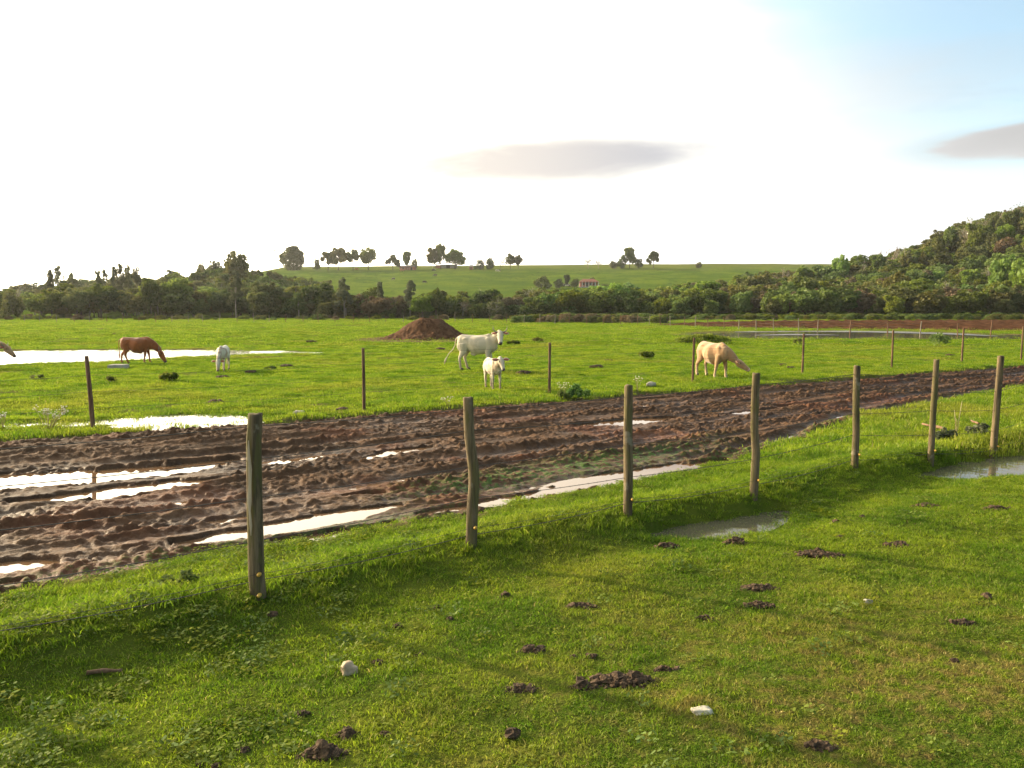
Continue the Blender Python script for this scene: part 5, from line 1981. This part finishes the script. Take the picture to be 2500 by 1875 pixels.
    sw.tube([tuple(e1 - dd * .05), tuple(e1 + dd * .05), tuple(e1 + dd * .14 + Vector((0, 0, -.03))), tuple(e1 + dd * .20 + Vector((0, 0, -.07)))], [.016, .036, .030, .006], 7)
    sw.build('tail_switch', mat, t)
    return t


def on(px, py): 
    x, y = G(px, py)
    return (x, y, gz(x, y) - .01)


def facing(dx, dy): return math.atan2(dy, dx)


# white horned cow, broadside, head turned to us
a = on(1165, 905)
cow('cow', a, facing(.95, -.22), .95, M['white_coat'], 'white horned cow standing side on, head turned to the viewer, before the earth mound', 'cow',
    (.96, -.10, 1.49), (.22, -.80, -.78), legs={'hl': .16, 'hr': -.03, 'fl': .05, 'fr': -.02}, horns=1.0, ear=1.1,
    tail=[(-.80, 0, 1.28), (-.88, 0, 1.18), (-.90, 0, .98), (-1.0, .0, .80), (-1.18, 0, .62), (-1.27, 0, .45)], voxel=.016, hump=.02)
# white calf facing us
a = on(1203, 948)
cow('calf', a, facing(.36, -.93), .65, M['calf_coat'], 'cream white calf standing in front of the horned cow and looking at the viewer', 'calf',
    (.96, .03, 1.42), (.58, .05, -.75), legs={'hl': -.05, 'hr': .10, 'fl': .06, 'fr': -.03}, ear=1.45, voxel=.02, thick=1.02)
# cream cow grazing at the right
a = on(1738, 919)
cow('cow', a, facing(.47, -.88), .86, M['cream_coat'], 'cream hornless cow grazing with lowered head by the fourth roadside post', 'cow',
    (.93, .36, .76), (.52, .70, -.50), legs={'hl': .06, 'hr': -.10, 'fl': .12, 'fr': -.12}, ear=1.55, muzzle='pinkskin', voxel=.018, hump=.03, belly=1.16, thick=1.16, nk=1.2, HS=1.22, lg=1.3).rotation_euler.rotate_axis('Y', R(3.0))
# red-brown cow by the pond
a = on(336, 887)
cow('cow', a, facing(.97, .2), .80, M['brown_coat'], 'red brown cow grazing at the edge of the pond', 'cow',
    (1.12, 0, .66), (.50, .0, -.86), legs={'hl': -.22, 'hr': .18, 'fl': .10, 'fr': -.10}, horns=.95, ear=1.1, voxel=.02, belly=1.14, nk=1.2, thick=1.15, HS=1.28)
# spotted calf grazing toward us
a = on(546, 905)
cow('calf', a, facing(.10, -1), .66, M['spot_coat'], 'white calf with brown patches grazing head down toward the viewer', 'calf',
    (1.12, .0, .62), (.35, .0, -.93), legs={'fl': .0, 'fr': .05}, ear=1.2, voxel=.022)
# cow cut by the left edge
a = on(-42, 900)
cow('cow', a, facing(1, -.02), .84, M['tan_coat'], 'tan cow cut by the left edge of the picture, head lowered by the pond', 'cow',
    (1.10, 0, 1.02), (.75, .0, -.66), legs={'fl': .12, 'fr': -.08}, horns=.8, ear=1.1, voxel=.02, HS=1.25)

# cattle far off on the hillside
far0 = cow('cow', (0, 0, -50), 0, 1.0, M['black_coat'], 'x', 'cow', (1.20, 0, .66), (.42, 0, -.90), parts=False, voxel=.05)
far_body = far0.children[0].data
white_body = far_body.copy(); white_body.materials.clear(); white_body.materials.append(M['white_coat'])
brown_body = far_body.copy(); brown_body.materials.clear(); brown_body.materials.append(M['brown_coat'])
for o in list(far0.children): bpy.data.objects.remove(o)
bpy.data.objects.remove(far0)
HC = [(765, 659, 0, 'black cow on the hillside, leftmost of the far herd', .3), (870, 661, 2, 'brown cow on the upper left hillside below the grove', 0), (983, 664, 2, 'brown cow on the hillside left of the long shed', 2.8),
      (1058, 664, 0, 'black cow on the hillside just below the long shed', .2), (1063, 677, 0, 'black cow on the hillside a little below the shed cow', 3.0), (1036, 694, 0, 'black cow lowest on the hillside above the tree belt', .4),
      (961, 686, 0, 'black cow on the hillside above the three eucalyptus', 2.6), (1214, 666, 1, 'white cow lying out alone on the hillside right of the shed', .1)]
for px, py, c, lab, rz in HC:
    x, y = cast(px, py)
    o = link('cow', [far_body, white_body, brown_body][c], None, None, (x, y, float(hill(x, y)) + .1))
    o.rotation_euler = (0, 0, rz)
    o.scale = (1.15, 1.15, 1.15)
    tag(o, lab, 'cow', 'cattle on the far hillside')


# ------------------------------------------------------------------ buildings on the hill
M['roof'] = simple('red_tiles', (0.11, 0.032, 0.018), (0.16, 0.050, 0.026), 1.2, .8, .3, .05)
M['shedroof'] = simple('weathered_shed_roof', (0.13, 0.09, 0.075), (0.22, 0.16, 0.13), .6, .8, .3, .05)
M['wall'] = simple('brick_wall', (0.27, 0.10, 0.065), (0.34, 0.15, 0.10), 1.2, .9, .1, .02)
M['white'] = simple('white_paint', (0.45, 0.41, 0.34), (0.55, 0.50, 0.43), 2, .7, .1, .01)
M['plank'] = simple('grey_planks', (0.16, 0.145, 0.13), (0.26, 0.24, 0.21), 1.2, .9, .2, .02)
M['dark'] = simple('dark_opening', (0.03, 0.025, 0.02), (0.045, 0.04, 0.03), 2, .8, 0, .01)
M['glass'] = simple('car_glass', (0.03, 0.035, 0.04), (0.04, 0.045, 0.05), 2, .1, 0, .01, spec=.5)


def hip_roof(mb, x0, x1, y0, y1, z0, z1, inset):
    ym = (y0 + y1) / 2
    v = [(x0, y0, z0), (x1, y0, z0), (x1, y1, z0), (x0, y1, z0), (x0 + inset, ym, z1), (x1 - inset, ym, z1)]
    mb.add(v, [(0, 1, 5, 4), (1, 2, 5), (2, 3, 4, 5), (3, 0, 4), (3, 2, 1, 0)])


def farmhouse():
    x, y = cast(1437, 701)
    t = empty('farmhouse', (x, y, float(hill(x, y))), -.05, 'low farmhouse with red hipped tile roof and white veranda posts on the slope', 'house')
    k = y * 49 / 2000 / 2      # half width
    zb = -1.0
    w = MB(); w.box(-k * .86, k * .86, 0, 6.5, zb, 2.35); w.build('wall', M['wall'], t, False)
    r = MB()
    hip_roof(r, -k * 1.03, k * 1.03, -2.4, 7.5, 2.35, 3.8, k * .50)
    r.build('roof', M['roof'], t, False)
    r = MB(); r.box(-k * 1.0, k * 1.0, -2.2, 0, -.9, .12); r.build('veranda_floor', M['white'], t, False)
    for i in range(7):
        q = -1 + 2 * i / 6
        p = MB(); cx = q * k * .95
        p.box(cx - .16, cx + .16, -2.1, -1.78, .12, 2.35); p.build('pillar', M['white'], t, False)
    for cx, ww, z0, z1, nm in ((-k * .55, .6, .9, 1.9, 'window'), (-k * .15, .5, .1, 2.1, 'door'), (k * .22, .6, .9, 1.9, 'window'), (k * .6, .6, .9, 1.9, 'window')):
        p = MB(); p.box(cx - ww, cx + ww, -.06, .02, z0, z1); f = p.build(nm, M['dark'], t, False)
        if nm == 'window':
            p = MB(); p.box(cx - ww - .08, cx + ww + .08, -.09, -.0, z0 - .10, z0 - .01); p.build('sill', M['white'], f, False)


farmhouse()


def long_shed():
    px = 1090
    x, y = cast(px, 655, 300)
    t = empty('long_shed', (x, y, float(hill(x, y))), .04, 'long grey shed with a low curved brown roof on the hilltop', 'shed')
    k = y * 56 / 2000 / 2
    w = MB(); w.box(-k * .45, k * .92, 0, 7, -1, 2.4); w.build('wall', M['plank'], t, False)
    w = MB(); w.box(-k * .95, -k * .45 - .02, .3, 6.6, -1, 2.0); w.build('lean_to', M['wall'], t, False)
    r = MB()
    xs = np.linspace(-1, 1, 9)
    prof = [(k * 1.04 * q, 2.3 + 1.15 * (1 - q * q) ** .8 if q > -.5 else 2.3 + 1.15 * (1 - .25) ** .8 * (q + 1) / .5 * .9 + .05) for q in xs]
    vs = []
    for (a, z) in prof: vs += [(a, -.6, z), (a, 7.6, z), (a, -.6, z + .18), (a, 7.6, z + .18)]
    fs = []
    for i in range(8):
        b = i * 4
        fs += [(b + 2, b + 6, b + 7, b + 3), (b, b + 1, b + 5, b + 4), (b, b + 4, b + 6, b + 2), (b + 1, b + 3, b + 7, b + 5)]
    fs += [(0, 2, 3, 1), (32, 33, 35, 34)]
    r.add(vs, fs)
    r.build('roof', M['shedroof'], t, False)
    g = MB(); g.box(-k * .02, k * .30, -.05, .02, -.6, 2.0); g.build('door', M['dark'], t, False)


def small_shed(px, pyb, wpx, hh, mat_roof, label):
    x, y = cast(px, pyb, 300)
    y = min(y, 497)
    x = (px - 1250) / 2000 * y
    t = empty('small_shed', (x, y, float(hill(x, y))), 0, label, 'shed')
    k = y * wpx / 2000 / 2
    w = MB(); w.box(-k * .9, k * .9, 0, 5, -1, hh); w.build('wall', M['wall'], t, False)
    r = MB()
    r.add([(-k * 1.05, -.6, hh), (k * 1.05, -.6, hh), (k * 1.05, 5.6, hh), (-k * 1.05, 5.6, hh), (-k * 1.05, 2.5, hh + 1.1), (k * 1.05, 2.5, hh + 1.1)],
          [(0, 1, 5, 4), (2, 3, 4, 5), (0, 4, 3), (1, 2, 5), (3, 2, 1, 0)])
    r.build('roof', mat_roof, t, False)
    d = MB(); d.box(-k * .25, k * .15, -.05, .02, -.5, hh * .8); d.build('door', M['dark'], t, False)


long_shed()
small_shed(987, 645, 20, 1.6, M['roof'], 'small shed with reddish roof on the hilltop left of the long shed')
small_shed(1007, 645, 20, 2.0, M['shedroof'], 'small brown shed between the reddish shed and the long shed')
small_shed(1151, 644, 9, 2.0, M['white'], 'tiny pale hut on the hilltop just right of the trees by the long shed')


def white_car():
    x, y = cast(1383, 700)
    t = empty('car', (x, y, float(hill(x, y)) + .05), .1, 'small white car parked left of the farmhouse', 'car')
    b = MB()
    prof = [(-2.0, .35), (-2.05, .8), (-1.2, .95), (-.7, 1.4), (.7, 1.42), (1.3, 1.0), (2.0, .85), (2.05, .35)]
    n = len(prof)
    b.add([(a, -.8, z) for a, z in prof] + [(a, .8, z) for a, z in prof], [tuple(range(n))[::-1], tuple(range(n, 2 * n))] + [(k, (k + 1) % n, n + (k + 1) % n, n + k) for k in range(n)])
    b.build('body', M['white'], t, False)
    g = MB()
    g.add([(-.95, -.815, 1.0), (1.1, -.815, 1.02), (.62, -.815, 1.34), (-.62, -.815, 1.34)], [(0, 1, 2, 3)])
    g.build('window', M['glass'], t, False)
    for q in (-1.25, 1.25):
        for sy in (-.72, .72):
            w = MB(); w.loft([((q, sy - .1, .33), .33, .33), ((q, sy + .1, .33), .33, .33)], 14)
            w.build('wheel', M['dark'], t, False)


white_car()


# dead post on the slope and a small bird in the air
def hill_pole():
    x, y = cast(1221, 661)
    me = wpost(3.6, .16, [(0, 0), (1, .1)], 390, 8)
    me.materials.append(M['post'])
    o = link('pole', me, None, None, (x, y, float(hill(x, y))))
    tag(o, 'short dark pole standing alone on the upper hillside below the skyline tree pair', 'pole')


hill_pole()


def bird():
    d = ray(670, 612); Y = 120
    t = empty('bird', (d.x / d.y * Y, Y, CAM_H + d.z / d.y * Y), .3, 'small dark bird flying in the white sky left of the dome shaped hilltop tree', 'bird')
    b = MB()
    b.loft([((-.22, 0, 0), .02, .01), ((-.12, 0, 0), .05, .04), ((.02, 0, 0), .065, .06), ((.13, 0, .01), .04, .04), ((.19, 0, .02), .035, .035), ((.25, 0, .015), .008, .008)], 8)
    b.build('body', M['black_coat'], t)
    for sg in (-1, 1):
        w = MB()
        w.add([(.08, sg * .04, .02), (-.10, sg * .04, .02), (.10, sg * .24, .12), (-.08, sg * .24, .10), (-.04, sg * .48, .08), (.08, sg * .03, .035), (-.10, sg * .03, .03), (.10, sg * .24, .13), (-.08, sg * .24, .11)],
              [(0, 1, 3, 2), (2, 3, 4), (5, 7, 8, 6), (7, 4, 8), (0, 2, 7, 5), (2, 4, 7), (1, 6, 8, 3), (3, 8, 4)])
        w.build('wing', M['black_coat'], t, False)


bird()
# ------------------------------------------------------------------ air
def haze():
    mb = MB(); mb.box(-3700, 3700, -3700, 3700, -1.6, 62)
    m = bpy.data.materials.new('haze'); m.use_nodes = True; m.node_tree.nodes.clear()
    t = NT(m.node_tree); out = t.new('ShaderNodeOutputMaterial'); v = t.new('ShaderNodeVolumePrincipled')
    v.inputs['Color'].default_value = (0.93, 0.93, 0.90, 1)
    v.inputs['Density'].default_value = 0.00010
    v.inputs['Anisotropy'].default_value = 0.35
    t.l.new(v.outputs[0], out.inputs['Volume'])
    tag(mb.build('haze', m, None, False), kind='stuff')


haze()
scene.cycles.max_bounces = 6
scene.cycles.transparent_max_bounces = 4
print('objects', len(bpy.data.objects))
